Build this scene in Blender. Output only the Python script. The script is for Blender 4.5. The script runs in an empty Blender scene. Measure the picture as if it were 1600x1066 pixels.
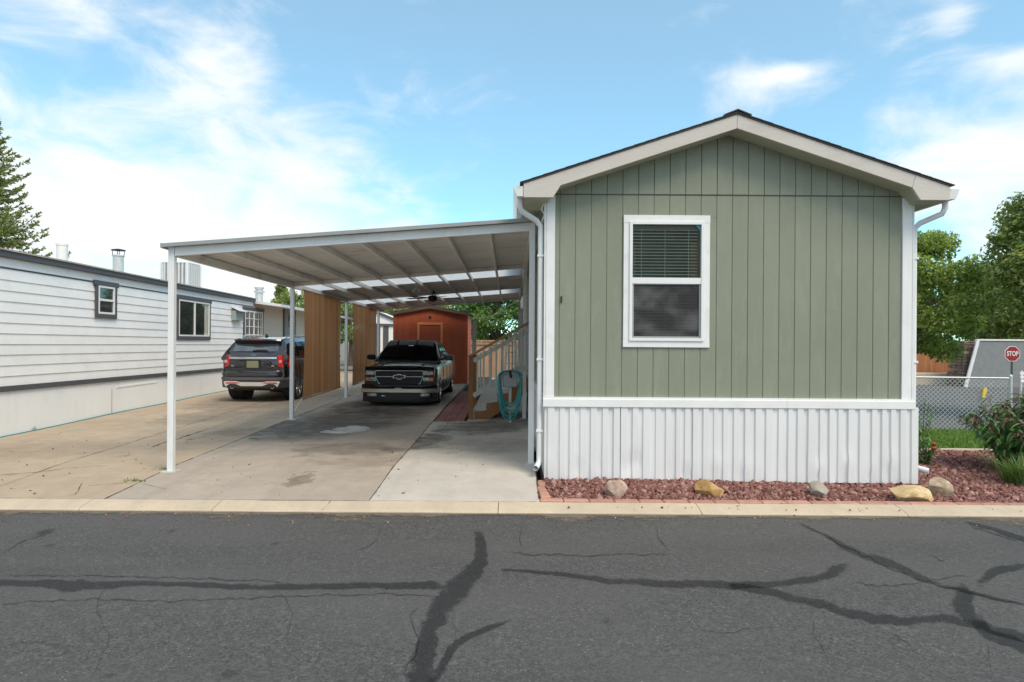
import bpy, bmesh, math, random
import numpy as np
from mathutils import Vector, Matrix, noise
R = math.radians
SC = bpy.context.scene
COL = SC.collection
rng = random.Random(11)

# ------------------------------------------------------------------ camera, sky, sun, exposure
F, H, TH = 1000.0, 1.8, R(0.4)
cam_d = bpy.data.cameras.new('camera')
cam_d.sensor_width = 36.0
cam_d.lens = 36.0 * F / 1600.0
cam_d.clip_start = 0.05
cam_d.clip_end = 2000.0
cam = bpy.data.objects.new('camera', cam_d)
COL.objects.link(cam)
cam.matrix_world = Matrix.Translation((0, 0, H)) @ Matrix.Rotation(R(90), 4, 'X') @ Matrix.Rotation(TH, 4, 'Z')
SC.camera = cam

SUN_EL, SUN_AZ = R(52), R(140)          # azimuth clockwise from +Y: behind the camera, to the right
world = bpy.data.worlds.new('World')
SC.world = world
world.use_nodes = True
wn, wl = world.node_tree.nodes, world.node_tree.links
wn.clear()


def wnode(t, **kw):
    n = wn.new(t)
    for k, v in kw.items():
        setattr(n, k, v)
    return n


def wmath(op, a, b=None, c=None):
    n = wnode('ShaderNodeMath', operation=op)
    for i, x in enumerate((a, b, c)):
        if x is None:
            continue
        if isinstance(x, (int, float)):
            n.inputs[i].default_value = x
        else:
            wl.new(x, n.inputs[i])
    return n.outputs[0]


w_out = wnode('ShaderNodeOutputWorld')
w_bg = wnode('ShaderNodeBackground')
w_bg.inputs['Strength'].default_value = 0.15
wl.new(w_bg.outputs[0], w_out.inputs[0])
w_sky = wnode('ShaderNodeTexSky', sky_type='NISHITA')
w_sky.sun_disc = False
w_sky.sun_elevation = SUN_EL
w_sky.sun_rotation = SUN_AZ
w_sky.altitude = 1600
w_sky.air_density = 1.0
w_sky.dust_density = 0.6
w_sky.ozone_density = 1.3
w_tc = wnode('ShaderNodeTexCoord')
w_sep = wnode('ShaderNodeSeparateXYZ')
wl.new(w_tc.outputs['Generated'], w_sep.inputs[0])
dx, dy, dz = w_sep.outputs
az = wmath('ARCTAN2', dx, dy)
el = wmath('ARCSINE', dz)
# cloud banks: (azimuth, elevation, width, height, amount) in degrees; the open sky between them is left blue
BANKS = [(-44, 6, 28, 10.0, .56), (-34, 13, 15, 5.0, .24), (-24, 21, 4.5, 2.8, .42), (-19, 15, 4.5, 5, .26), (-13, 17.0, 4, 2.0, .24),
         (-38, 24, 14, 5, .16), (-60, 16, 18, 12, .45), (-20, 7, 12, 4.5, .34),
         (23.6, 21.2, 2.9, .85, .54), (34.5, 23.0, 1.8, 2.1, .36), (31, 16.5, 3.6, 2.0, .34), (29, 12.5, 5.0, 2.6, .40),
         (37, 13, 5.5, 3.2, .40), (39, 7.5, 7, 4.0, .42), (24, 19.8, 5, .9, .12), (38, 19.5, 3, 1.2, .32), (46, 16, 7, 6, .35)]
tot = None
for (a0, e0, wa, we, am) in BANKS:
    qa = wmath('DIVIDE', wmath('SUBTRACT', az, R(a0)), R(wa))
    qe = wmath('DIVIDE', wmath('SUBTRACT', el, R(e0)), R(we))
    g = wmath('EXPONENT', wmath('MULTIPLY', wmath('ADD', wmath('MULTIPLY', qa, qa), wmath('MULTIPLY', qe, qe)), -1.0))
    g = wmath('MULTIPLY', g, am)
    tot = g if tot is None else wmath('ADD', tot, g)
# extra cloud added out of view behind the camera, to whiten the light
beh = wnode('ShaderNodeMapRange')
wl.new(dy, beh.inputs[0])
beh.inputs[1].default_value = 0.55
beh.inputs[2].default_value = -0.1
beh.inputs[3].default_value = 0.0
beh.inputs[4].default_value = 0.42
tot = wmath('ADD', tot, beh.outputs[0])
w_map = wnode('ShaderNodeMapping')
w_map.inputs['Scale'].default_value = (1.0, 1.0, 2.2)
wl.new(w_tc.outputs['Generated'], w_map.inputs[0])
n1 = wnode('ShaderNodeTexNoise')
n1.inputs['Scale'].default_value = 6.0
n1.inputs['Detail'].default_value = 12
n1.inputs['Roughness'].default_value = 0.58
n1.inputs['Distortion'].default_value = 0.35
wl.new(w_map.outputs[0], n1.inputs['Vector'])
dens = wnode('ShaderNodeMapRange', interpolation_type='SMOOTHSTEP')
wl.new(wmath('ADD', tot, wmath('MULTIPLY', n1.outputs[0], 1.50)), dens.inputs[0])
dens.inputs[1].default_value = 0.80
dens.inputs[2].default_value = 1.40
n2 = wnode('ShaderNodeTexNoise')
n2.inputs['Scale'].default_value = 3.0
n2.inputs['Detail'].default_value = 8
wl.new(w_map.outputs[0], n2.inputs['Vector'])
cl = wnode('ShaderNodeMix', data_type='RGBA')
cl.inputs[6].default_value = (4.5, 5.0, 5.4, 1)
cl.inputs[7].default_value = (6.4, 6.4, 6.3, 1)
wl.new(n2.outputs[0], cl.inputs[0])
tint = wnode('ShaderNodeMix', data_type='RGBA', blend_type='MULTIPLY')
tint.inputs[0].default_value = 1.0
tint.inputs[7].default_value = (.76, 1.37, 1.30, 1)
wl.new(w_sky.outputs[0], tint.inputs[6])
veil = wnode('ShaderNodeMix', data_type='RGBA')          # thin high haze over the blue
veil.inputs[0].default_value = 0.24
veil.inputs[7].default_value = (4.9, 5.9, 6.5, 1)
wl.new(tint.outputs[2], veil.inputs[6])
skm = wnode('ShaderNodeMix', data_type='RGBA')
wl.new(dens.outputs[0], skm.inputs[0])
wl.new(veil.outputs[2], skm.inputs[6])
wl.new(cl.outputs[2], skm.inputs[7])
wl.new(skm.outputs[2], w_bg.inputs['Color'])

sun_d = bpy.data.lights.new('sun', 'SUN')
sun_d.energy = 2.35
sun_d.angle = R(28)
sun_d.color = (1.0, 0.87, 0.70)
sun = bpy.data.objects.new('sun', sun_d)
COL.objects.link(sun)
sdir = Vector((math.sin(SUN_AZ) * math.cos(SUN_EL), math.cos(SUN_AZ) * math.cos(SUN_EL), math.sin(SUN_EL)))
sun.matrix_world = Matrix.Translation((0, -20, 40)) @ sdir.to_track_quat('Z', 'Y').to_matrix().to_4x4()

SC.view_settings.view_transform = 'Standard'
SC.view_settings.look = 'None'
SC.view_settings.exposure = 0.30
SC.view_settings.gamma = 1.0
SC.view_settings.use_curve_mapping = False
SC.render.engine = 'CYCLES'
SC.cycles.max_bounces = 8
SC.cycles.transparent_max_bounces = 24
SC.cycles.use_denoising = True


# ------------------------------------------------------------------ helpers: measuring
def pr(u, v):
    a, b = u - 800.0, v - 533.0
    c, s = math.cos(TH), math.sin(TH)
    return a * c + b * s, -a * s + b * c


def P(u, v, D):
    a, b = pr(u, v)
    return Vector((a * D / F, D, H - b * D / F))


def G(u, v, z):
    a, b = pr(u, v)
    D = (H - z) * F / b
    return Vector((a * D / F, D, z))


def sm(x, a, b):
    t = min(1, max(0, (x - a) / (b - a)))
    return t * t * (3 - 2 * t)


def gz(x, y):                                            # height of the driveway
    t = min(1, max(0, (y - 7.3) / 1.6))
    z = -0.035 + 0.065 * t + 0.04 * sm(y, 9, 15)
    z += 0.055 * sm(x, -2.5, 0.2) * sm(y, 7.3, 9.0)
    z += 0.03 * sm(x, -4.8, -3.5) * sm(y, 13, 17)
    z -= 0.03 * sm(-x, 5.0, 7.0) * sm(y, 9, 14)
    return z


# ------------------------------------------------------------------ helpers: materials
def lin(r, g, b):
    f = lambda c: c / 12.92 if c <= 0.04045 else ((c + 0.055) / 1.055) ** 2.4
    return (f(r / 255), f(g / 255), f(b / 255))


class NT:
    def __init__(s, name):
        s.m = bpy.data.materials.new(name)
        s.m.use_nodes = True
        s.n, s.l = s.m.node_tree.nodes, s.m.node_tree.links
        s.bsdf = s.n['Principled BSDF']
        s.out = s.n['Material Output']

    def node(s, t, **kw):
        n = s.n.new(t)
        for k, v in kw.items():
            setattr(n, k, v)
        return n

    def put(s, x, sock):
        if isinstance(x, (int, float)):
            sock.default_value = x
        elif isinstance(x, (tuple, list)):
            sock.default_value = tuple(x) + (1,) if len(x) == 3 and sock.type == 'RGBA' else x
        else:
            s.l.new(x, sock)

    def math(s, op, a, b=None, c=None):
        n = s.node('ShaderNodeMath', operation=op)
        for i, x in enumerate((a, b, c)):
            if x is not None:
                s.put(x, n.inputs[i])
        return n.outputs[0]

    def coord(s, kind='Object', scale=(1, 1, 1), loc=(0, 0, 0)):
        tc = s.node('ShaderNodeTexCoord')
        mp = s.node('ShaderNodeMapping')
        mp.inputs['Scale'].default_value = scale
        mp.inputs['Location'].default_value = loc
        s.l.new(tc.outputs[kind], mp.inputs[0])
        return mp.outputs[0]

    def noise(s, vec, scale, detail=6, rough=.55, dist=0):
        n = s.node('ShaderNodeTexNoise')
        s.l.new(vec, n.inputs['Vector'])
        n.inputs['Scale'].default_value = scale
        n.inputs['Detail'].default_value = detail
        n.inputs['Roughness'].default_value = rough
        n.inputs['Distortion'].default_value = dist
        return n.outputs[0]

    def rng(s, x, a, b, c=0., d=1., smooth=False):
        n = s.node('ShaderNodeMapRange')
        if smooth:
            n.interpolation_type = 'SMOOTHSTEP'
        s.put(x, n.inputs[0])
        for i, q in enumerate((a, b, c, d)):
            n.inputs[i + 1].default_value = q
        return n.outputs[0]

    def mix(s, f, a, b, mode='MIX'):
        n = s.node('ShaderNodeMix', data_type='RGBA', blend_type=mode)
        s.put(f, n.inputs[0])
        s.put(a, n.inputs[6])
        s.put(b, n.inputs[7])
        return n.outputs[2]

    def bump(s, h, strength=.3, dist=.01):
        n = s.node('ShaderNodeBump')
        n.inputs['Strength'].default_value = strength
        n.inputs['Distance'].default_value = dist
        s.l.new(h, n.inputs['Height'])
        s.l.new(n.outputs[0], s.bsdf.inputs['Normal'])
        return n.outputs[0]

    def set(s, **kw):
        for k, v in kw.items():
            s.put(v, s.bsdf.inputs[k.replace('_', ' ')])


def sc(c, k):
    return tuple(min(1, x * k) for x in c)


def mat(name, col, rough=.6, var=.12, vs=2.5, bump=0., bs=60, metal=0., rnd=0., coat=0., stretch=(1, 1, 1), dirt=None, dirt_amt=.5, dscale=3., spec=None):
    t = NT(name)
    vec = t.coord('Object', stretch)
    n = t.noise(vec, vs, 7, .6)
    c = t.mix(t.rng(n, .3, .7), sc(col, 1 - var), sc(col, 1 + var))
    if rnd:
        oi = t.node('ShaderNodeObjectInfo')
        c = t.mix(1.0, c, t.mix(oi.outputs['Random'], (1 - rnd,) * 3, (1 + rnd,) * 3), 'MULTIPLY')
    if dirt:
        d = t.noise(t.coord('Object', stretch, (7, 3, 1)), dscale, 9, .68)
        c = t.mix(t.math('MULTIPLY', t.rng(d, .5, .72, 0, 1, True), dirt_amt), c, dirt)
    t.set(Base_Color=c, Roughness=t.rng(n, .2, .8, rough * .85, min(1, rough * 1.15)), Metallic=metal)
    if coat:
        t.set(Coat_Weight=coat, Coat_Roughness=.03)
    if spec is not None:
        t.set(Specular_IOR_Level=spec)
    if bump:
        t.bump(t.noise(vec, bs, 5, .6), bump, .01)
    return t.m


# ------------------------------------------------------------------ helpers: meshes
ORG = {}


class MB:
    def __init__(s, xf=None):
        s.v, s.f, s.xf = [], [], xf

    def add(s, vs, fs):
        n = len(s.v)
        for p in vs:
            p = Vector(p)
            s.v.append(tuple(s.xf @ p) if s.xf else tuple(p))
        s.f += [tuple(i + n for i in q) for q in fs]
        return s

    def box(s, x0, x1, y0, y1, z0, z1):
        return s.add([(x0, y0, z0), (x1, y0, z0), (x1, y1, z0), (x0, y1, z0), (x0, y0, z1), (x1, y0, z1), (x1, y1, z1), (x0, y1, z1)],
                     [(0, 3, 2, 1), (4, 5, 6, 7), (0, 1, 5, 4), (1, 2, 6, 5), (2, 3, 7, 6), (3, 0, 4, 7)])

    def bar(s, p, q, w, h, up=(0, 0, 1)):
        p, q, up = Vector(p), Vector(q), Vector(up)
        d = (q - p).normalized()
        a = d.cross(up).normalized() * (w / 2)
        b = a.cross(d).normalized() * (h / 2)
        return s.add([p - a - b, p + a - b, p + a + b, p - a + b, q - a - b, q + a - b, q + a + b, q - a + b],
                     [(0, 3, 2, 1), (4, 5, 6, 7), (0, 1, 5, 4), (1, 2, 6, 5), (2, 3, 7, 6), (3, 0, 4, 7)])

    def tube(s, pts, r, n=8, cap=True, flat=1.0):
        pts = [Vector(p) for p in pts]
        rr = r if isinstance(r, (list, tuple)) else [r] * len(pts)
        vs, fs = [], []
        ref = None
        for i, p in enumerate(pts):
            d = (pts[min(i + 1, len(pts) - 1)] - pts[max(i - 1, 0)]).normalized()
            if ref is None:
                ref = Vector((0, 0, 1)) if abs(d.z) < .9 else Vector((1, 0, 0))
            a = (ref - d * ref.dot(d)).normalized()
            ref = a
            b = d.cross(a)
            for k in range(n):
                t = 2 * math.pi * (k + .5) / n
                vs.append(p + (a * math.cos(t) + b * math.sin(t) * flat) * rr[i])
        for i in range(len(pts) - 1):
            for k in range(n):
                fs.append((i * n + k, i * n + (k + 1) % n, (i + 1) * n + (k + 1) % n, (i + 1) * n + k))
        if cap:
            fs.append(tuple(range(n))[::-1])
            fs.append(tuple((len(pts) - 1) * n + k for k in range(n)))
        return s.add(vs, fs)

    def prism(s, poly, axis, a, b):
        m = {'y': lambda p, t: (p[0], t, p[1]), 'x': lambda p, t: (t, p[0], p[1]), 'z': lambda p, t: (p[0], p[1], t)}[axis]
        n = len(poly)
        vs = [m(p, a) for p in poly] + [m(p, b) for p in poly]
        fs = [tuple(range(n)), tuple(range(2 * n - 1, n - 1, -1))]
        fs += [(i, i + n, (i + 1) % n + n, (i + 1) % n) for i in range(n)]
        return s.add(vs, fs)

    def rings(s, rings, close=True, cap=True):
        n = len(rings[0])
        vs = [p for r in rings for p in r]
        fs = []
        for i in range(len(rings) - 1):
            for k in range(n if close else n - 1):
                fs.append((i * n + k, i * n + (k + 1) % n, (i + 1) * n + (k + 1) % n, (i + 1) * n + k))
        if cap:
            fs.append(tuple(range(n))[::-1])
            fs.append(tuple((len(rings) - 1) * n + k for k in range(n)))
        return s.add(vs, fs)

    def lathe(s, prof, c, axis='z', n=20):
        c = Vector(c)
        rings = []
        for (r, h) in prof:
            ring = []
            for k in range(n):
                t = 2 * math.pi * k / n
                q = {'z': (r * math.cos(t), r * math.sin(t), h), 'x': (h, r * math.cos(t), r * math.sin(t)), 'y': (r * math.cos(t), h, r * math.sin(t))}[axis]
                ring.append(c + Vector(q))
            rings.append(ring)
        return s.rings(rings)

    def grid(s, fn, nu, nv):
        vs = [fn(i / nu, j / nv) for j in range(nv + 1) for i in range(nu + 1)]
        fs = [(j * (nu + 1) + i, j * (nu + 1) + i + 1, (j + 1) * (nu + 1) + i + 1, (j + 1) * (nu + 1) + i) for j in range(nv) for i in range(nu)]
        return s.add(vs, fs)

    def build(s, name, m, parent=None, bevel=0., smooth=None, fix=True, seg=1):
        o0 = ORG.get(parent.name, Vector((0, 0, 0))) if parent else Vector((0, 0, 0))
        me = bpy.data.meshes.new(name)
        me.from_pydata([tuple(Vector(p) - o0) for p in s.v], [], s.f)
        if fix or bevel:
            bm = bmesh.new()
            bm.from_mesh(me)
            if fix:
                bmesh.ops.recalc_face_normals(bm, faces=bm.faces)
            if bevel:
                ed = [e for e in bm.edges if len(e.link_faces) == 2 and e.calc_face_angle(0) > .5]
                bmesh.ops.bevel(bm, geom=ed, offset=bevel, segments=seg, profile=.5, affect='EDGES', clamp_overlap=True)
            bm.to_mesh(me)
            bm.free()
        if smooth is not None:
            for p in me.polygons:
                p.use_smooth = True
            me.set_sharp_from_angle(angle=R(smooth))
        if m is not None:
            me.materials.append(m)
        o = bpy.data.objects.new(name, me)
        COL.objects.link(o)
        if parent:
            o.parent = parent
            ORG[o.name] = o0
        return o


def tag(o, label=None, cat=None, group=None, kind=None):
    for k, v in (('label', label), ('category', cat), ('group', group), ('kind', kind)):
        if v:
            o[k] = v
    return o


def root(name, loc, label, cat, group=None, local=False):
    o = bpy.data.objects.new(name, None)
    o.empty_display_size = .2
    COL.objects.link(o)
    o.location = loc
    ORG[o.name] = Vector((0, 0, 0)) if local else Vector(loc)
    return tag(o, label, cat, group)


def boolean(o, cutters):
    for mb in cutters:
        c = mb.build('cutter', None)
        md = o.modifiers.new('cut', 'BOOLEAN')
        md.object = c
        md.operation = 'DIFFERENCE'
        md.solver = 'EXACT'
        bpy.context.view_layer.update()
        dg = bpy.context.evaluated_depsgraph_get()
        me = bpy.data.meshes.new_from_object(o.evaluated_get(dg))
        o.modifiers.clear()
        o.data = me
        bpy.data.objects.remove(c)


def spline(pts, step):
    """Catmull-Rom through tuples of any length."""
    out = []
    n = len(pts)
    for i in range(n - 1):
        p0, p1, p2, p3 = pts[max(i - 1, 0)], pts[i], pts[i + 1], pts[min(i + 2, n - 1)]
        L = math.dist(p1[:2], p2[:2])
        k = max(1, int(L / step))
        for j in range(k):
            t = j / k
            out.append(tuple(.5 * (2 * b + (c - a) * t + (2 * a - 5 * b + 4 * c - d) * t * t + (3 * b - a - 3 * c + d) * t ** 3) for a, b, c, d in zip(p0, p1, p2, p3)))
    out.append(tuple(pts[-1]))
    return out


def nz(x, y=0., z=0.):
    return noise.noise(Vector((x, y, z)))

# ------------------------------------------------------------------ materials
WHITE = mat('white_paint', (.80, .80, .80), .45, .05, 2, .08, 25, dirt=(.5, .46, .40), dirt_amt=.25)
WHITE2 = mat('white_metal', (.76, .77, .78), .38, .05, 1.5, .03, 40, dirt=(.46, .42, .36), dirt_amt=.3, stretch=(1, 1, .3))
SKIRT = mat('white_skirting_metal', (.745, .75, .76), .36, .035, .8, .12, 3, rnd=.03, dirt=(.52, .48, .43), dirt_amt=.16, stretch=(3, 3, .4), dscale=2)
RAKE = mat('beige_painted_board', (.58, .535, .49), .6, .06, 3, .25, 40, rnd=.04, dirt=(.42, .37, .32), dirt_amt=.3, stretch=(.4, 1, 1))
SOFFIT = mat('soffit_green', (.42, .44, .33), .7, .05)
SHINGLE = mat('dark_shingles', (.055, .048, .045), .9, .3, 12, .5, 90)
DRIP = mat('brown_drip_edge', (.11, .07, .06), .5, .1)
GUT = mat('gutter_enamel', (.70, .70, .70), .4, .06, 2, dirt=(.4, .38, .34), dirt_amt=.35)
DARK = mat('dark_backing', (.03, .032, .026), .9, .1)
CPAN = mat('carport_enamel', (.79, .775, .74), .45, .08, 1.2, .05, 10, dirt=(.34, .29, .23), dirt_amt=.5, stretch=(.3, 1, 1))
CEDGE = mat('grey_roof_edge', (.30, .31, .31), .5, .1)
BLACKP = mat('black_plastic', (.012, .012, .013), .55, .1)
RUB = mat('tyre_rubber', (.018, .018, .018), .85, .15, 20)
CHROME = mat('chrome', (.62, .62, .63), .16, .03, metal=1)
RIM = mat('polished_alloy', (.55, .55, .56), .22, .05, metal=1)
STEEL = mat('galvanised_steel', (.58, .60, .61), .45, .12, 14, metal=.35)
GREYT = mat('charcoal_trim', (.085, .085, .095), .6, .1, 3)
VINYL = mat('white_window_vinyl', (.80, .80, .79), .35, .03)
RED = mat('tail_lamp_red', (.48, .012, .012), .12, .1, coat=.6)
AMBER = mat('amber_lens', (.55, .16, .06), .15, .1, coat=.5)
LENS = mat('clear_lamp_lens', (.36, .37, .38), .10, .85, 13, coat=.8, metal=.35)  # strong mottling puts bright glints into the lens colour
CAROOF = mat('trailer_roof_coating', (.42, .38, .33), .9, .2, 3, .2, 30)
REDSHED = mat('red_brown_shed_paint', (.44, .10, .042), .65, .1, 2, .1, 30, rnd=.04, stretch=(3, 3, .4))
REDTRIM = mat('orange_shed_trim', (.82, .33, .15), .65, .1, 3)
HOSE = mat('teal_hose', (.025, .30, .31), .35, .1, 8)
GALV = mat('grey_plastic', (.32, .33, .34), .5, .1)
POSTW = mat('aged_white_paint', (.52, .52, .48), .55, .1, 4, dirt=(.3, .27, .22), dirt_amt=.5)
TEAL = mat('teal_sticker', (.03, .36, .46), .4, .02)
YELLOW = mat('yellow_plastic', (.75, .55, .07), .5, .08)


def siding_mat():
    t = NT('sage_green_siding')
    v = t.coord('Object', (1, 1, 1))
    big = t.noise(v, .9, 5, .6)
    grain = t.noise(t.coord('Object', (9, 9, 55)), 1.0, 5, .65)
    c = t.mix(t.rng(big, .3, .7), (.226, .243, .180), (.260, .275, .208))
    oi = t.node('ShaderNodeObjectInfo')
    c = t.mix(1.0, c, t.mix(oi.outputs['Random'], (.965,) * 3, (1.035,) * 3), 'MULTIPLY')
    c = t.mix(t.rng(grain, .45, .75, 0, .16), c, (.17, .185, .135))
    c = t.mix(t.math('MULTIPLY', t.rng(t.noise(t.coord('Object', (2, 2, .5)), 3, 8, .7), .5, .75), .34), c, (.37, .375, .31))
    t.set(Base_Color=c, Roughness=t.rng(grain, .3, .7, .5, .68))
    t.bump(t.math('ADD', t.math('MULTIPLY', grain, .6), t.math('MULTIPLY', t.noise(v, 220, 2), .5)), .35, .004)
    return t.m


SIDING = siding_mat()


def asphalt_mat(seal=False):
    t = NT('asphalt_sealant' if seal else 'asphalt')
    v = t.coord('Object')
    fine = t.noise(v, 190, 3, .7)
    mid = t.noise(v, 9, 6, .6)
    big = t.noise(t.coord('Object', (.35, 1, 1)), .8, 6, .6)
    if seal:
        c = t.mix(t.rng(fine, .3, .7), (.018, .018, .019), (.042, .042, .043))
    else:
        agg = t.node('ShaderNodeTexVoronoi')
        t.l.new(v, agg.inputs['Vector'])
        agg.inputs['Scale'].default_value = 82
        ag2 = t.node('ShaderNodeTexVoronoi')
        t.l.new(t.coord('Object', (1, 1, 1), (2.3, 1.7, 0)), ag2.inputs['Vector'])
        ag2.inputs['Scale'].default_value = 34
        s1, s2 = t.node('ShaderNodeSeparateColor'), t.node('ShaderNodeSeparateColor')
        t.l.new(agg.outputs['Color'], s1.inputs[0])
        t.l.new(ag2.outputs['Color'], s2.inputs[0])
        c = t.mix(t.rng(s1.outputs[0], .0, 1., 0, 1), (.036, .0355, .035), (.150, .146, .141))
        c = t.mix(t.rng(fine, .3, .7, 0, .5), c, (.062, .0605, .059))
        c = t.mix(t.rng(s2.outputs[0], .72, .98, 0, .30), c, (.045, .044, .043))
        c = t.mix(t.rng(s2.outputs[1], .84, 1.0, 0, .28), c, (.23, .225, .215))
        trk_ = t.noise(t.coord('Object', (.06, 1.0, 1)), 1.3, 5, .6)
        c = t.mix(t.rng(trk_, .48, .68, 0, .38), c, (.060, .059, .058))
        c = t.mix(t.rng(mid, .3, .7, 0, .35), c, (.070, .069, .068))
        c = t.mix(t.rng(big, .40, .62, 0, .55), c, (.105, .102, .098))
        # wheel tracks and pale dust by the kerb
        vor = t.node('ShaderNodeTexVoronoi')
        t.l.new(v, vor.inputs['Vector'])
        vor.inputs['Scale'].default_value = 26
        keep = t.math('GREATER_THAN', t.noise(v, 5, 4), .54)
        st = t.math('MULTIPLY', t.rng(vor.outputs['Distance'], .15, .08), keep)
        c = t.mix(t.math('MULTIPLY', st, .75), c, (.34, .33, .31))
        vor2 = t.node('ShaderNodeTexVoronoi')
        t.l.new(t.coord('Object', (1, 1, 1), (3, 9, 0)), vor2.inputs['Vector'])
        vor2.inputs['Scale'].default_value = 1.3
        blot = t.rng(t.math('ADD', vor2.outputs['Distance'], t.math('MULTIPLY', t.noise(v, 14, 5), .22)), .19, .15)
        c = t.mix(t.math('MULTIPLY', blot, .5), c, (.022, .022, .022))
    t.set(Base_Color=c, Roughness=t.rng(fine, .3, .7, .72, .95) if not seal else .62, Specular_IOR_Level=.35)
    t.bump(t.math('ADD', fine, t.math('MULTIPLY', mid, .5)), .55 if not seal else .3, .006)
    if seal:
        at = t.node('ShaderNodeAttribute', attribute_name='cover')
        ed = t.math('ADD', at.outputs['Fac'], t.math('MULTIPLY', t.math('SUBTRACT', t.noise(v, 60, 7, .8), .5), 1.5))
        ed = t.math('ADD', ed, t.math('MULTIPLY', t.math('SUBTRACT', t.noise(v, 6, 5, .65), .5), 1.1))
        al = t.math('MULTIPLY', t.rng(ed, .28, .66, 0, 1, True), .56)
        tr = t.node('ShaderNodeBsdfTransparent')
        mx = t.node('ShaderNodeMixShader')
        t.l.new(al, mx.inputs[0])
        t.l.new(tr.outputs[0], mx.inputs[1])
        t.l.new(t.bsdf.outputs[0], mx.inputs[2])
        t.l.new(mx.outputs[0], t.out.inputs[0])
    return t.m


ASPH, SEAL = asphalt_mat(), asphalt_mat(True)


def slab_mat(name, base, stains=(), spots=(), vein=.5):
    t = NT(name)
    v = t.coord('Object')
    big = t.noise(v, .55, 7, .62)
    mid = t.noise(v, 3.2, 8, .65)
    fine = t.noise(v, 130, 3, .6)
    c = t.mix(t.rng(big, .3, .7), sc(base, .84), sc(base, 1.13))
    c = t.mix(t.rng(mid, .42, .72, 0, .5), c, sc(base, .68))
    c = t.mix(t.rng(fine, .3, .7, 0, .45), c, sc(base, .62))
    pit = t.node('ShaderNodeTexVoronoi')
    t.l.new(v, pit.inputs['Vector'])
    pit.inputs['Scale'].default_value = 21
    c = t.mix(t.math('MULTIPLY', t.rng(pit.outputs['Distance'], .12, .06), t.rng(t.noise(v, 2.1, 4), .5, .62, 0, .6)), c, sc(base, .35))
    c = t.mix(t.rng(t.noise(v, 14, 8, .75), .52, .72, 0, .42), c, sc(base, .66))
    # long tyre-worn streaks
    stq = t.noise(t.coord('Object', (3.0, .25, 1)), 1.0, 6, .6)
    c = t.mix(t.rng(stq, .5, .75, 0, vein), c, sc(base, .60))
    sep = t.node('ShaderNodeSeparateXYZ')
    wob = t.node('ShaderNodeTexNoise')
    t.l.new(v, wob.inputs['Vector'])
    wob.inputs['Scale'].default_value = 1.6
    wob.inputs['Detail'].default_value = 8
    wob.inputs['Roughness'].default_value = .68
    wv = t.node('ShaderNodeVectorMath', operation='MULTIPLY_ADD')
    t.l.new(wob.outputs['Color'], wv.inputs[0])
    wv.inputs[1].default_value = (1.5, 1.5, 0)
    t.l.new(v, wv.inputs[2])
    t.l.new(wv.outputs[0], sep.inputs[0])
    for (cx, cy, rx, ry, col, amt, soft) in stains:
        qx = t.math('DIVIDE', t.math('SUBTRACT', sep.outputs[0], cx + .75), rx)
        qy = t.math('DIVIDE', t.math('SUBTRACT', sep.outputs[1], cy + .75), ry)
        r = t.math('ADD', t.math('MULTIPLY', qx, qx), t.math('MULTIPLY', qy, qy))
        mk = t.rng(r, 1 + soft, 1 - soft, 0, amt, True)
        mk = t.math('MULTIPLY', mk, t.rng(mid, .3, .6, .45, 1))
        c = t.mix(mk, c, col)
    t.set(Base_Color=c, Roughness=t.rng(mid, .3, .7, .75, .95))
    t.bump(t.math('ADD', t.math('MULTIPLY', fine, .6), mid), .22, .006)
    return t.m


def wood_mat(name, col, var=.25, rnd=.15, stretch=(14, 14, .7), dark=None):
    t = NT(name)
    v = t.coord('Object', stretch)
    g = t.noise(v, 1.5, 7, .65, .4)
    c = t.mix(t.rng(g, .3, .7), sc(col, 1 - var), sc(col, 1 + var))
    oi = t.node('ShaderNodeObjectInfo')
    c = t.mix(1.0, c, t.mix(oi.outputs['Random'], (1 - rnd,) * 3, (1 + rnd,) * 3), 'MULTIPLY')
    if dark:
        c = t.mix(t.rng(t.noise(t.coord('Object'), 1.1, 6, .6), .52, .7, 0, .6), c, dark)
    t.set(Base_Color=c, Roughness=.78)
    t.bump(g, .25, .004)
    return t.m


CEDAR = wood_mat('cedar_boards', (.40, .17, .075))
CEDARP = wood_mat('weathered_cedar', (.42, .26, .16))
STAIN = wood_mat('stained_timber', (.27, .12, .045), stretch=(3, 3, 3))
BARK = wood_mat('bark', (.13, .10, .075), .35)


def stone_mat(name, a, b, scale=6, rnd=.2, bump=.6):
    t = NT(name)
    v = t.coord('Object')
    n = t.noise(v, scale, 8, .65)
    c = t.mix(t.rng(n, .3, .7), a, b)
    oi = t.node('ShaderNodeObjectInfo')
    c = t.mix(1.0, c, t.mix(oi.outputs['Random'], (1 - rnd,) * 3, (1 + rnd,) * 3), 'MULTIPLY')
    t.set(Base_Color=c, Roughness=.9)
    t.bump(t.math('ADD', n, t.math('MULTIPLY', t.noise(v, scale * 9, 4), .3)), bump, .02)
    return t.m


BRICK = stone_mat('salmon_edging_brick', (.40, .20, .15), (.52, .29, .22), 12, .14, .4)
PAVER = stone_mat('dark_red_paver', (.21, .085, .075), (.30, .13, .11), 10, .16, .4)
KERB = slab_mat('kerb_concrete', (.62, .515, .385), vein=.4)


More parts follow.
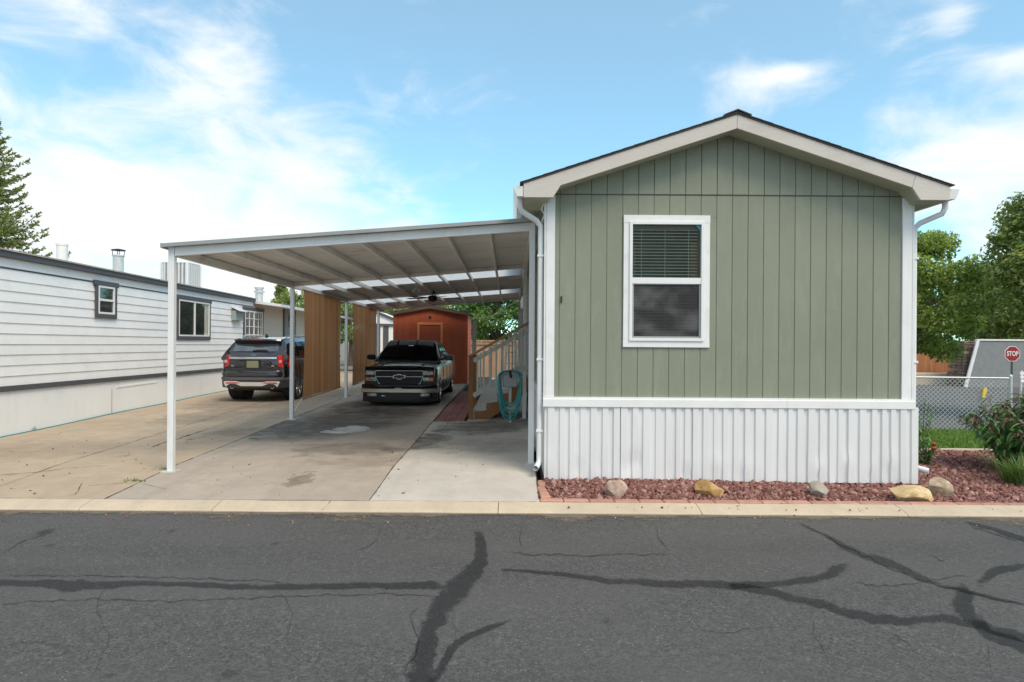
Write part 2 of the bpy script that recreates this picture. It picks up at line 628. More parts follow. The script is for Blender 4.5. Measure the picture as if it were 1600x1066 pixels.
def island_mat(name, cols, rough=.9, bump=0., transl=0., bs=30):
    """Colour picked per separate piece (leaf, stone chip)."""
    t = NT(name)
    ge = t.node('ShaderNodeNewGeometry')
    rp = t.node('ShaderNodeValToRGB')
    while len(rp.color_ramp.elements) < len(cols):
        rp.color_ramp.elements.new(.5)
    for i, c in enumerate(cols):
        rp.color_ramp.elements[i].position = i / (len(cols) - 1)
        rp.color_ramp.elements[i].color = tuple(c) + (1,)
    t.l.new(ge.outputs['Random Per Island'], rp.inputs[0])
    v = t.coord('Object')
    big = t.noise(v, .9, 4, .6)
    c = t.mix(t.rng(big, .32, .62, .5, 1), cols[0], rp.outputs[0]) if transl else t.mix(t.rng(t.noise(v, bs, 4), .3, .7, 0, .5), rp.outputs[0], sc(cols[0], .8))
    t.set(Base_Color=c, Roughness=rough)
    if bump:
        t.bump(t.noise(v, bs * 2, 4), bump, .01)
    if transl:
        tl = t.node('ShaderNodeBsdfTranslucent')
        t.put(t.mix(1.0, c, (1.25, 1.35, .6), 'MULTIPLY'), tl.inputs[0])
        mx = t.node('ShaderNodeMixShader')
        mx.inputs[0].default_value = transl
        t.l.new(t.bsdf.outputs[0], mx.inputs[1])
        t.l.new(tl.outputs[0], mx.inputs[2])
        t.l.new(mx.outputs[0], t.out.inputs[0])
    return t.m


GRAVEL = island_mat('red_crushed_rock', [(.11, .042, .036), (.25, .105, .09), (.34, .165, .14), (.50, .31, .26), (.20, .08, .07), (.30, .13, .11)], .95, .3)
LEAF1 = island_mat('ash_leaves', [(0.099, 0.155, 0.037), (0.232, 0.321, 0.078), (0.374, 0.462, 0.121), (0.585, 0.645, 0.204)], .5, 0, .45)  # lightest tones put sunlit highlights into the leaf colour
LEAF2 = island_mat('elm_leaves', [(0.099, 0.145, 0.045), (0.199, 0.283, 0.078), (0.374, 0.434, 0.139), (0.670, 0.645, 0.270)], .5, 0, .45)  # palest yellow green stands for sunlit leaves, painted in
LEAF3 = island_mat('hazy_tree_leaves', [(0.187, 0.271, 0.134), (0.278, 0.381, 0.176), (0.371, 0.461, 0.213)], .55, 0, .45)
LEAFD = island_mat('dark_yard_leaves', [(0.055, 0.134, 0.037), (0.125, 0.246, 0.062), (0.192, 0.334, 0.093), (0.329, 0.423, 0.125)], .5, 0, .45)
SPRUCE = island_mat('spruce_needles', [(0.150, 0.204, 0.066), (0.247, 0.303, 0.098), (0.395, 0.445, 0.166), (0.281, 0.281, 0.114)], .6, 0, .15)
PEONY = island_mat('peony_leaves', [(0.065, 0.167, 0.051), (0.112, 0.276, 0.069), (0.177, 0.367, 0.097), (0.242, 0.276, 0.112)], .38, 0, .12)
PEONYR = island_mat('reddish_top_leaves', [(0.135, 0.074, 0.041), (0.189, 0.115, 0.061), (0.121, 0.128, 0.047)], .5, 0, .12)
ROSE = island_mat('rose_leaves', [(0.068, 0.170, 0.042), (0.114, 0.251, 0.057), (0.182, 0.319, 0.079)], .45, 0, .2)
BLADE = island_mat('daylily_blades', [(0.082, 0.154, 0.037), (0.148, 0.248, 0.063), (0.246, 0.309, 0.110)], .5, 0, .2)
GRASS = island_mat('lawn_grass', [(0.078, 0.169, 0.019), (0.130, 0.260, 0.029), (0.195, 0.325, 0.046), (0.260, 0.338, 0.078)], .6, 0, .2)


def glass_mat(name, tintc=(.8, .85, .82), fac=.10, rough=.01):
    t = NT(name)
    tr = t.node('ShaderNodeBsdfTransparent')
    t.put(tintc, tr.inputs[0])
    gl = t.node('ShaderNodeBsdfGlossy')
    gl.inputs['Roughness'].default_value = rough
    fr = t.node('ShaderNodeFresnel')
    fr.inputs[0].default_value = 1.5
    mx = t.node('ShaderNodeMixShader')
    t.put(t.math('ADD', fr.outputs[0], fac), mx.inputs[0])
    t.l.new(tr.outputs[0], mx.inputs[1])
    t.l.new(gl.outputs[0], mx.inputs[2])
    t.l.new(mx.outputs[0], t.out.inputs[0])
    return t.m


GLASS = glass_mat('window_glass', fac=-.02)
DGLASS = mat('dark_tinted_glass', (.004, .004, .005), .05, .05, spec=.12)
RGLASS = mat('privacy_rear_glass', (.16, .18, .20), .05, .15, metal=.75)
CAR1 = mat('black_car_paint', (.010, .010, .012), .22, .05, coat=1.0)
CAR2 = mat('black_truck_paint', (.005, .005, .006), .18, .05, coat=.25, spec=.3)
CHROMED = mat('shaded_chrome', (.40, .40, .41), .2, .05, metal=1)


def skylight_mat():
    t = NT('translucent_roof_panel')
    tl = t.node('ShaderNodeBsdfTranslucent')
    t.put((.9, .92, .93), tl.inputs[0])
    df = t.node('ShaderNodeBsdfDiffuse')
    t.put((.8, .8, .8), df.inputs[0])
    tp = t.node('ShaderNodeBsdfTransparent')
    mx, my = t.node('ShaderNodeMixShader'), t.node('ShaderNodeMixShader')
    mx.inputs[0].default_value = .18
    my.inputs[0].default_value = .25
    t.l.new(tl.outputs[0], mx.inputs[1])
    t.l.new(df.outputs[0], mx.inputs[2])
    t.l.new(mx.outputs[0], my.inputs[1])
    t.l.new(tp.outputs[0], my.inputs[2])
    t.l.new(my.outputs[0], t.out.inputs[0])
    return t.m


SKYL = skylight_mat()


def cloth_mat():
    t = NT('brown_shade_cloth')
    v = t.coord('Object')
    band = t.noise(t.coord('Object', (1, 2.6, .04)), 1.2, 3, .5)
    c = t.mix(t.rng(band, .38, .62), (.34, .165, .070), (.51, .26, .115))
    weave = t.noise(t.coord('Object', (1, 1, 1)), 260, 2)
    c = t.mix(t.rng(weave, .3, .7, 0, .3), c, (.22, .12, .06))
    t.set(Base_Color=c, Roughness=.9)
    tl = t.node('ShaderNodeBsdfTranslucent')
    t.put(c, tl.inputs[0])
    mx = t.node('ShaderNodeMixShader')
    mx.inputs[0].default_value = .5
    t.l.new(t.bsdf.outputs[0], mx.inputs[1])
    t.l.new(tl.outputs[0], mx.inputs[2])
    tp = t.node('ShaderNodeBsdfTransparent')
    m2 = t.node('ShaderNodeMixShader')
    m2.inputs[0].default_value = .02
    t.l.new(mx.outputs[0], m2.inputs[1])
    t.l.new(tp.outputs[0], m2.inputs[2])
    t.l.new(m2.outputs[0], t.out.inputs[0])
    return t.m


CLOTH = cloth_mat()

# ------------------------------------------------------------------ the ground, the road, the kerb
ROADZ = -0.10
earth = mat('dry_earth', (.20, .17, .13), .95, .25, .6, .3, 20)
g = MB().box(-400, 400, -200, 600, -1.2, -0.16).build('ground', earth)
tag(g, kind='structure')
rd = MB()
rd.grid(lambda a, b: (-70 + 140 * a, -14 + 21.04 * b, ROADZ + .004 * nz((-70 + 140 * a) * .6, b * 9)), 140, 42)
road = tag(rd.build('road', ASPH, fix=False), kind='structure')
cs = MB()
cs.grid(lambda a, b: (4.5 + 70 * a, 14.25 + 21 * b - a * .6, -0.125), 20, 8)
tag(cs.build('side_street', mat('pale_asphalt', (.105, .102, .10), .9, .2, 1.5, .3, 120), fix=False), kind='structure')


def ribbon(mb, cov, path, step=7, wob=1.0):
    """A strip of sealant on the road; path points are (u, v, width) measured on the photograph's road surface."""
    pts = spline(path, step)
    base = len(mb.v)
    rows = []
    for i, (u, v, w) in enumerate(pts):
        u0, v0, _ = pts[max(i - 1, 0)]
        u1, v1, _ = pts[min(i + 1, len(pts) - 1)]
        d = Vector((u1 - u0, v1 - v0)).normalized()
        nrm = Vector((-d.y, d.x))
        row = []
        for k, q in enumerate((-1, -.6, 0, .6, 1)):
            jig = wob * w * (.26 * nz(u * .035, v * .05) + .16 * nz(u * .16 + k * 7.3, v * .16))
            ww = w * (1 + wob * (.38 * nz(u * .022 + q * 3, v * .03 + 9) + .25 * nz(u * .12 + q * 5, v * .12)))
            uu, vv = u + nrm.x * (q * ww * .62 + jig), v + nrm.y * (q * ww * .62 + jig)
            p = G(uu, max(vv, 806 + (uu - 800) * .006), ROADZ)
            p.z += .006
            row.append(len(mb.v))
            mb.v.append(tuple(p))
            e = min(1., min(i, len(pts) - 1 - i) / 5.)
            e *= 1 + wob * .5 * nz(u * .03, v * .03 + 4)
            cov.append((0, .62, 1, .62, 0)[k] * e)
        rows.append(row)
    for a, b in zip(rows, rows[1:]):
        for k in range(4):
            mb.f.append((a[k], a[k + 1], b[k + 1], b[k]))


def sealed(paths):
    mb, cov = MB(), []
    for p in paths:
        ribbon(mb, cov, p)
    o = mb.build('sealed_crack', SEAL, road, fix=False)
    at = o.data.attributes.new('cover', 'FLOAT', 'POINT')
    at.data.foreach_set('value', cov)
    return o


sealed([[(736, 812, 14), (742, 830, 17), (751, 850, 20), (748, 880, 26), (735, 900, 32), (712, 925, 42), (690, 945, 42), (674, 980, 32), (668, 1010, 34), (655, 1066, 44), (640, 1110, 50)]])
sealed([[(808, 966, 5), (770, 980, 8), (730, 998, 12), (705, 1018, 14), (690, 1045, 16), (672, 1080, 18)]])
sealed([[(-60, 911, 10), (60, 912, 12), (110, 916, 16), (190, 914, 10), (280, 913, 7), (400, 918, 9), (520, 917, 10), (640, 916, 11), (700, 918, 15)]])
sealed([[(770, 890, 3), (860, 896, 6), (960, 908, 10), (1060, 912, 12), (1150, 915, 11), (1210, 913, 10), (1265, 907, 12), (1305, 893, 18), (1335, 878, 14)]])
sealed([[(1130, 912, 9), (1220, 930, 12), (1290, 948, 15), (1360, 967, 17), (1420, 972, 14), (1480, 968, 12), (1560, 985, 16), (1640, 1010, 18)]])
sealed([[(1240, 814, 3), (1290, 838, 5), (1335, 862, 12), (1400, 885, 13), (1460, 912, 9), (1530, 930, 5), (1620, 950, 4)]])
sealed([[(1505, 900, 10), (1503, 930, 34), (1512, 955, 30), (1540, 985, 20), (1580, 1005, 18), (1640, 1030, 18)]])
sealed([[(1640, 884, 10), (1570, 888, 14), (1540, 905, 18), (1520, 925, 20)]])
sealed([[(1500, 814, 4), (1560, 830, 8), (1640, 856, 9)]])
sealed([[(30, 838, 4), (55, 836, 11), (78, 829, 8), (96, 823, 3)]])
sealed([[(242, 838, 3), (262, 834, 8), (275, 828, 9), (290, 825, 3)]])
sealed([[(328, 840, 3), (345, 841, 7), (362, 840, 3)]])
sealed([[(930, 970, 3), (948, 970, 13), (968, 972, 3)]])
sealed([[(1150, 953, 5), (1175, 956, 13), (1195, 955, 3)]])


def crack(path, w=1.6):
    """A thin open crack, jagged."""
    mb, cov = MB(), []
    q = [(u + rng.uniform(-2.6, 2.6) + 5 * nz(u * .04, v * .07), v + rng.uniform(-1.3, 1.3) + 3 * nz(u * .05, v * .05, 3), w * rng.uniform(.35, 1.3)) for (u, v, _) in spline([(a, b, 0) for a, b in path], 7)]
    ribbon(mb, cov, q, 400, 0)
    o = mb.build('crack', SEAL, road, fix=False)
    o.data.attributes.new('cover', 'FLOAT', 'POINT').data.foreach_set('value', [min(1., c * 1.35 + .05) for c in cov])
    return o


mat_crack = mat('crack_dark', (.014, .014, .014), .95, .1)  # near-black tone of an open crack
for pth in ([(0, 945), (120, 938), (260, 940), (420, 934), (560, 930), (690, 932)], [(1380, 985), (1410, 1000), (1430, 1020), (1440, 1045)], [(0, 900), (140, 901), (300, 905), (450, 910)],
            [(650, 940), (645, 975), (655, 1010), (640, 1040), (620, 1066)], [(700, 960), (712, 985), (705, 1010)], [(1240, 814), (1290, 838), (1335, 862), (1450, 912), (1610, 948)],
            [(0, 870), (30, 850), (60, 838), (100, 822)], [(1330, 912), (1400, 916), (1470, 905), (1520, 900)], [(1340, 985), (1345, 1000)], [(1500, 815), (1560, 838), (1610, 850)],
            [(1480, 945), (1475, 965), (1490, 990)], [(790, 865), (900, 868), (1050, 866)], [(1440, 860), (1470, 875), (1490, 885)]):
    crack(pth, 1.5)

# the kerb: one length after another, each a rolled concrete piece
kerb = MB().box(-46, 46, 7.06, 7.27, -.3, -.145).build('kerb', KERB)
tag(kerb, kind='structure')
cuts = [-46] + [x for x in (-4.74 - 3.0 * k for k in range(13, 0, -1))] + [-4.74, -3.28, -.14, 2.1, 4.36] + [4.36 + 3.0 * k for k in range(1, 14)] + [46]
prof = [(7.02, -.14), (7.02, -.085), (7.035, -.073), (7.10, -.058), (7.20, -.040), (7.278, -.030), (7.29, -.036), (7.29, -.14)]
for a, b in zip(cuts, cuts[1:]):
    n = max(2, int((b - a) / .3))
    rings = []
    for i in range(n + 1):
        x = a + .004 + (b - a - .008) * i / n
        rings.append([(x, y + .010 * nz(x * 2.2, y) * (1 if y < 7.06 else .3), z + .006 * nz(x * 1.3, y * 3)) for y, z in prof])
    MB().rings(rings).build('kerb_length', KERB, kerb)

# driveway slabs
def px(u, v, z=.04):
    p = G(u, v, z)
    return p.x, p.y


def stn(u, v, rx, ry, col, amt, soft=.5, z=.05):
    x, y = px(u, v, z)
    return (x, y, rx, ry, col, amt, soft)


DK, OL, WH, TN, RU = (.050, .046, .042), (.11, .095, .075), (.62, .61, .58), (.17, .125, .085), (.20, .115, .06)
SLAB_A = slab_mat('tan_driveway_concrete', (.50, .395, .285), [stn(320, 650, .75, 1.3, (.17, .145, .115), .65, .7), stn(375, 675, .5, .5, RU, .4, .6), stn(392, 628, 1.3, 2.2, (.12, .10, .08), .6, .6),
                                                             stn(230, 668, .22, .2, (.26, .36, .30), .5, .6), stn(120, 672, .25, .25, (.26, .36, .30), .4, .6), stn(60, 700, 1.4, .8, (.22, .17, .12), .4, .8)], vein=.35)
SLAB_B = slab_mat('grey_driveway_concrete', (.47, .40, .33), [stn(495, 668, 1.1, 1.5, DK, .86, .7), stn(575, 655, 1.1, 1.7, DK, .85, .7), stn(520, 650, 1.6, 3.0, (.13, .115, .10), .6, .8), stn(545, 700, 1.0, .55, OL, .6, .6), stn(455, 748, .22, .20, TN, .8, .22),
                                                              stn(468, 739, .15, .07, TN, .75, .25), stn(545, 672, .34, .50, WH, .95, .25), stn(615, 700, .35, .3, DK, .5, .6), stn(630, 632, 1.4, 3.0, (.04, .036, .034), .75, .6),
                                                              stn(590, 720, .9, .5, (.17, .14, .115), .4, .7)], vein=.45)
SLAB_C = slab_mat('pale_apron_concrete', (.60, .555, .495), [stn(665, 690, .40, .8, DK, .8, .4), stn(745, 672, .8, .9, (.09, .082, .075), .8, .5), stn(800, 665, .8, .8, (.15, .14, .125), .7, .6), stn(720, 680, .35, .18, WH, .5, .4),
                                                           stn(770, 700, 1.0, .7, (.21, .195, .175), .5, .8)], vein=.35)


def joint1(y):                                            # the line of the carport posts
    return -4.66 - .030 * (y - 8)


def joint2(y):
    return -1.62 - .008 * (y - 7.3)


drive = MB().box(-10.4, .44, 7.36, 44, -.3, -.155).build('driveway', DARK)
tag(drive, kind='structure')


def slab(m, fx0, fx1, y0, y1, gap=.006):
    nx, ny = 10, max(3, int((y1 - y0) / .4))
    top = lambda a, b: (lambda y: (lambda x: (x, y, gz(x, y) + .004 * nz(x * .7, y * .7)))(fx0(y) + gap + (fx1(y) - fx0(y) - 2 * gap) * a))(y0 + gap + (y1 - y0 - 2 * gap) * b)
    mb = MB().grid(top, nx, ny)
    w = nx + 1
    loop = [i for i in range(w)] + [j * w + nx for j in range(1, ny + 1)] + [ny * w + i for i in range(nx - 1, -1, -1)] + [j * w for j in range(ny - 1, 0, -1)]
    low = [(mb.v[i][0], mb.v[i][1], mb.v[i][2] - .09) for i in loop]
    n0 = len(mb.v)
    mb.v += low
    for k in range(len(loop)):
        k2 = (k + 1) % len(loop)
        mb.f.append((loop[k], n0 + k, n0 + k2, loop[k2]))
    return mb.build('slab', m, drive)


far_l = lambda y: -9.10 - .083 * (y - 11)
mid_l = lambda y: -6.25 - .075 * (y - 8)
for y0, y1 in ((7.295, 8.35), (8.35, 12.2), (12.2, 16.4), (16.4, 21), (21, 27), (27, 36)):
    slab(SLAB_A, lambda y: far_l(y) - .5, mid_l, y0, y1)
for y0, y1 in ((7.295, 11.5), (11.5, 16.5), (16.5, 21.5), (21.5, 28), (28, 36)):
    slab(SLAB_A, mid_l, joint1, y0, y1)
for y0, y1 in ((7.295, 13.3), (13.3, 19.5), (19.5, 29)):
    slab(SLAB_B, joint1, joint2, y0, y1)
slab(SLAB_C, joint2, lambda y: .335, 7.295, 10.4)
slab(SLAB_C, joint2, lambda y: .44, 10.4, 13.55)
slab(SLAB_C, lambda y: -.95, lambda y: .44, 13.55, 29)
# paver walk by the stairs
i = 0
for r in range(36):
    for c in range(3):
        y0 = 13.56 + r * .22 + (.11 if c % 2 else 0)
        x0 = joint2(14) + .02 + c * .215
        z = gz(x0, y0) + rng.uniform(-.004, .006)
        MB().box(x0, x0 + .207, y0, y0 + .212, z - .06, z).build('paver', PAVER, drive, bevel=.005)
# weeds in the joints
def weed(u, v, n, h, label, z=.0, D=None):
    p = G(u, v, z)
    mb = MB()
    for k in range(n):
        a, r = rng.uniform(0, 6.28), rng.uniform(.0, .12)
        b = Vector((p.x + math.cos(a) * r * 1.4, p.y + math.sin(a) * r * .6, gz(p.x, p.y) - .005))
        hh = h * rng.uniform(.4, 1)
        d = Vector((rng.uniform(-1, 1), rng.uniform(-1, 1), 1.2)).normalized() * hh
        s = Vector((-d.y, d.x, 0)).normalized() * .006
        mb.add([b - s, b + s, b + d * .6 + s * .8, b + d * .6 - s * .8, b + d + Vector((d.x, d.y, -.2 * hh)) * .4], [(0, 1, 2, 3), (3, 2, 4)])
    tag(mb.build('weed', BLADE, fix=False), label, 'weed', 'weeds in the concrete')


weed(212, 752, 38, .07, 'low weed tuft in the joint before the front left carport post')
weed(256, 736, 40, .05, 'small weed tuft against the foot of the front left carport post')
weed(395, 690, 26, .04, 'tiny weed tuft in the joint between two carport posts')
weed(70, 668, 60, .22, 'taller straggling weed at the white skirting of the neighbouring trailer')
weed(42, 675, 40, .13, 'short weed at the white skirting near the left picture edge')


# cracks and grime lines in the concrete
CRK = NT('concrete_crack')
_at = CRK.node('ShaderNodeAttribute', attribute_name='cover')
_v = CRK.coord('Object')
CRK.set(Base_Color=(.055, .047, .036), Roughness=.95)
_tr = CRK.node('ShaderNodeBsdfTransparent')
_mx = CRK.node('ShaderNodeMixShader')
CRK.put(CRK.math('MULTIPLY', CRK.rng(CRK.math('ADD', _at.outputs['Fac'], CRK.math('MULTIPLY', CRK.math('SUBTRACT', CRK.noise(_v, 3.5, 7, .75), .5), 3.2)), .35, .95, 0, 1, True), .85), _mx.inputs[0])
CRK.l.new(_tr.outputs[0], _mx.inputs[1])
CRK.l.new(CRK.bsdf.outputs[0], _mx.inputs[2])
CRK.l.new(_mx.outputs[0], CRK.out.inputs[0])


def grime(path, w, jag=.02, name='crack'):
    """A thin dark line lying on the slabs, path in metres."""
    pts_ = spline([(a, b_) for a, b_ in path], .07)
    mb_, cov = MB(), []
    for i, (x_, y_) in enumerate(pts_):
        x_ += jag * nz(x_ * 9, y_ * 9) + jag * 2 * nz(x_ * 2, y_ * 2, 4)
        y_ += jag * nz(x_ * 9, y_ * 9, 7)
        q0, q1 = pts_[max(i - 1, 0)], pts_[min(i + 1, len(pts_) - 1)]
        d_ = Vector((q1[0] - q0[0], q1[1] - q0[1])).normalized()
        ww = w * (.6 + .8 * abs(nz(i * .31, w * 50)))
        for k_, c_ in ((-1, 0), (0, 1), (1, 0)):
            xx, yy = x_ - d_.y * ww * k_, y_ + d_.x * ww * k_
            mb_.v.append((xx, yy, gz(xx, yy) + .004 * nz(xx * .7, yy * .7) + .005))
            cov.append(c_)
        if i:
            n_ = len(mb_.v)
            mb_.f += [(n_ - 6, n_ - 5, n_ - 2, n_ - 3), (n_ - 5, n_ - 4, n_ - 1, n_ - 2)]
    o_ = mb_.build(name, CRK.m, drive, fix=False)
    o_.data.attributes.new('cover', 'FLOAT', 'POINT').data.foreach_set('value', cov)


def gp(*uv):
    return [(lambda p_: (p_.x, p_.y))(G(u_, v_, .02)) for u_, v_ in uv]


for pth, w_ in ((gp((0, 741), (60, 737), (110, 732), (165, 729)), .022), (gp((236, 700), (262, 692), (300, 681), (340, 668)), .035), (gp((175, 716), (205, 713)), .02), (gp((60, 690), (100, 689)), .015),
               (gp((110, 768), (118, 766), (130, 752)), .012), (gp((340, 668), (385, 652), (420, 640)), .02), (gp((610, 690), (650, 688), (668, 690)), .016), (gp((500, 790), (520, 776)), .01),
               (gp((290, 690), (320, 684)), .03), (gp((388, 646), (412, 642)), .04), (gp((700, 648), (705, 660), (690, 675)), .012), (gp((140, 755), (210, 752), (260, 760)), .010)):
    grime(pth, w_)
for f_, y0_, y1_, w_ in ((joint1, 7.3, 20, .022), (joint2, 7.3, 16, .016), (mid_l, 8.4, 20, .012), (lambda y: .33, 7.4, 10.2, .03)):
    grime([(f_(y_), y_) for y_ in (y0_ + (y1_ - y0_) * k_ / 12 for k_ in range(13))], w_, .004, 'joint_grime')
grime([(x_, 7.297) for x_ in (-9, -7, -5, -3, -1, .3)], .012, .004, 'joint_grime')

# grit washed against the foot of the kerb
GRT = NT('gutter_grit')
_at = GRT.node('ShaderNodeAttribute', attribute_name='cover')
_v = GRT.coord('Object')
GRT.set(Base_Color=GRT.mix(GRT.rng(GRT.noise(_v, 90, 4, .7), .3, .7), (.09, .075, .058), (.26, .22, .17)), Roughness=.95)
_tr = GRT.node('ShaderNodeBsdfTransparent')
_mx = GRT.node('ShaderNodeMixShader')
_e = GRT.math('ADD', _at.outputs['Fac'], GRT.math('MULTIPLY', GRT.math('SUBTRACT', GRT.noise(_v, 45, 6, .8), .5), 1.6))
_e = GRT.math('ADD', _e, GRT.math('MULTIPLY', GRT.math('SUBTRACT', GRT.noise(_v, 1.7, 5, .7), .5), 2.6))
GRT.put(GRT.rng(_e, .25, .8, 0, .9, True), _mx.inputs[0])
GRT.l.new(_tr.outputs[0], _mx.inputs[1])
GRT.l.new(GRT.bsdf.outputs[0], _mx.inputs[2])
GRT.l.new(_mx.outputs[0], GRT.out.inputs[0])
mb_, cov_ = MB(), []
for i_ in range(301):
    x_ = -15 + .1 * i_
    for y_, c_ in ((7.022, 1.0), (6.97, .75), (6.86, .3), (6.6, .0)):
        mb_.v.append((x_, y_, ROADZ + .0065))
        cov_.append(c_)
    if i_:
        n_ = len(mb_.v)
        mb_.f += [(n_ - 8 + k_, n_ - 7 + k_, n_ - 3 + k_, n_ - 4 + k_) for k_ in range(3)]
_o = mb_.build('gutter_grit', GRT.m, road, fix=False)
_o.data.attributes.new('cover', 'FLOAT', 'POINT').data.foreach_set('value', cov_)
for pth in ([(1020, 812), (1035, 850), (1060, 872)], [(820, 808), (812, 840), (822, 880)], [(180, 905), (150, 950), (170, 1000), (140, 1066)], [(430, 920), (455, 960), (440, 1010)], [(1290, 948), (1270, 985), (1290, 1030), (1275, 1066)],
            [(600, 812), (580, 850), (540, 868)], [(1560, 985), (1545, 1020), (1555, 1066)], [(1090, 985), (1140, 990), (1200, 978)], [(0, 1010), (60, 1005), (130, 1015)]):
    crack(pth, 1.1)

# ------------------------------------------------------------------ the green mobile home
YW = 8.30
house = root('mobile_home', (2.80, YW, 0), 'sage green mobile home with gable end, white trim and white ribbed skirting', 'house')
XL, XR = P(852, 460, YW).x, P(1424.5, 460, YW).x
XC, SL = 2.79, .331
zb = lambda x: 4.472 - SL * abs(x - XC)
zt = lambda x: 4.645 - SL * abs(x - XC)
ZBELT, ZBELT0, ZG = 1.082, .958, 3.706
YB = 26.0
ez = 3.594
wu = [P(u, 440, YW).x for u in (973.5, 1108.5)]
wv = [P(1041, v, YW).z for v in (543, 337)]
wi = [P(u, 440, YW).x for u in (989, 1093)]
wj = [P(1041, v, YW).z for v in (529, 351)]
# shell behind the boards, open at the window
b = MB()
yb0, yb1 = YW + .009, YW + .12
b.box(XL + .02, wi[0], yb0, yb1, ZBELT0, ZG)
b.box(wi[1], XR - .02, yb0, yb1, ZBELT0, ZG)
b.box(wi[0], wi[1], yb0, yb1, ZBELT0, wj[0])
b.box(wi[0], wi[1], yb0, yb1, wj[1], ZG)
b.prism([(XL + .02, ZG + .002), (XR - .02, ZG + .002), (XR - .02, zb(XR) + .05), (XC, zb(XC) + .03), (XL + .02, zb(XL) + .05)], 'y', yb0, yb1)
b.build('sheathing', SIDING, house)
MB().box(XL + .012, XL + .10, YW + .121, YB, ZBELT0, ez + .05).build('side_wall', SIDING, house)
MB().box(XR - .10, XR - .012, YW + .121, YB, ZBELT0, ez + .05).build('side_wall', SIDING, house)
MB().prism([(XL + .1, ZBELT0), (XR - .1, ZBELT0), (XR - .1, ez), (XC, zb(XC)), (XL + .1, ez)], 'y', YB - .1, YB).build('rear_wall', SIDING, house)
MB().box(XL + .1, XR - .1, YW + .125, YB - .1, ZBELT0 - .03, ZBELT0).build('floor_deck', DARK, house)
# siding boards
pitch = .2034
xs = [P(867, 460, YW).x - .01]
x = P(874, 460, YW).x
while x < P(1406, 460, YW).x:
    xs.append(x)
    x += pitch
xs.append(P(1409, 460, YW).x + .006)
gap = .0034
for a, c in zip(xs, xs[1:]):
    a, c = a + gap, c - gap
    spans = [(ZBELT - .02, ZG - .004)]
    if c > wu[0] + .02 and a < wu[1] - .02:
        spans = [(ZBELT - .02, wv[0] + .03), (wv[1] - .03, ZG - .004)]
        if a < wu[0] + .02:
            MB().box(a, wu[0] + .03, YW, YW + .03, wv[0] + .03, wv[1] - .03).build('siding_board', SIDING, house)
        if c > wu[1] - .02:
            MB().box(wu[1] - .03, c, YW, YW + .03, wv[0] + .03, wv[1] - .03).build('siding_board', SIDING, house)
    for z0, z1 in spans:
        MB().box(a, c, YW, YW + .03, z0, z1).build('siding_board', SIDING, house, bevel=.003)
    top = [(a, zb(a) + .045), (c, zb(c) + .045)]
    if a < XC < c:
        top = [(a, zb(a) + .045), (XC, zb(XC) + .045), (c, zb(c) + .045)]
    if min(t[1] for t in top) > ZG + .03:
        MB().prism([(c, ZG + .008), (a, ZG + .008)] + top, 'y', YW - .011, YW + .026).build('gable_board', SIDING, house, bevel=.003)
MB().box(XL + .02, XR - .02, YW - .004, YW + .028, ZG - .003, ZG + .006).build('flashing', mat('painted_flashing', (.11, .12, .09), .7), house)
# corner boards and belt
c1, c2 = P(866.5, 460, YW).x, P(1408.5, 460, YW).x
for (a, c) in ((XL, c1), (c2, XR)):
    mb = MB().box(a, c, YW - .022, YW + .029, ZBELT, ez + (.10 if a < 2 else .09))
    mb.build('corner_board', WHITE, house, bevel=.003)
MB().box(XL - .018, XL + .010, YW - .022, YW + .12, ZBELT, ez).build('corner_board', WHITE, house, bevel=.003)
MB().box(XR - .010, XR + .018, YW - .022, YW + .12, ZBELT, ez).build('corner_board', WHITE, house, bevel=.003)
MB().prism([(YW - .05, ZBELT0), (YW - .05, ZBELT - .028), (YW - .036, ZBELT - .022), (YW - .036, ZBELT), (YW + .02, ZBELT), (YW + .02, ZBELT0)], 'x', XL - .02, 3.55).build('belt_trim', WHITE, house)
MB().prism([(YW - .05, ZBELT0), (YW - .05, ZBELT - .029), (YW - .036, ZBELT - .023), (YW - .036, ZBELT - .001), (YW + .02, ZBELT), (YW + .02, ZBELT0)], 'x', 3.553, XR + .03).build('belt_trim', WHITE, house)
for sx in (XL - .02, XR + .0):
    MB().box(sx, sx + .03, YW + .02, YB, ZBELT0, ZBELT).build('belt_trim', WHITE, house)
# skirting: ribbed metal panels with a wavy foot
pans = [XL - .005, 1.36, 2.28, 3.22, 4.16, XR + .006]
for k, (a, c) in enumerate(zip(pans, pans[1:])):
    prof = []
    x = a
    q = 0
    while x < c + .03:
        hi = q % 2
        w = (.080 if hi else .058) * rng.uniform(.80, 1.2)
        d = rng.uniform(-.019, -.012) if hi else rng.uniform(.001, .007)
        prof += [(x + .004, d), (x + w - .004, d)]
        x += w
        q += 1
    nzv = 10
    bend = [rng.uniform(-.004, .004) for _ in prof]
    dents = [(rng.uniform(a, c), rng.uniform(.0, .30), rng.uniform(.03, .09), rng.uniform(-.022, .018)) for _ in range(10)]
    mb = MB()
    nx = len(prof) - 1

    def fn(s, t, prof=prof, nx=nx, bend=bend, dents=dents, k=k):
        i = round(s * nx)
        X, d = prof[i]
        zlow = .012 - .020 * (X - XL) / (XR - XL) + .012 * nz(X * 1.7)
        z = zlow + (ZBELT0 + .02 - zlow) * t
        y = YW - .018 + d + .004 * nz(X * 1.5, z * 2.2) + bend[i] * (1 - t) * nz(z * 3, X * 9)
        for (dx_, dz_, r, amp) in dents:
            y += amp * math.exp(-((X - dx_) ** 2 + ((z - dz_) * .7) ** 2) / r ** 2)
        return (X + .003 * (1 - t) * nz(X * 8, z * 2), y - k * .0016, z)
    mb.grid(fn, nx, nzv)
    mb.build('skirting_panel', SKIRT, house, smooth=28, fix=False)
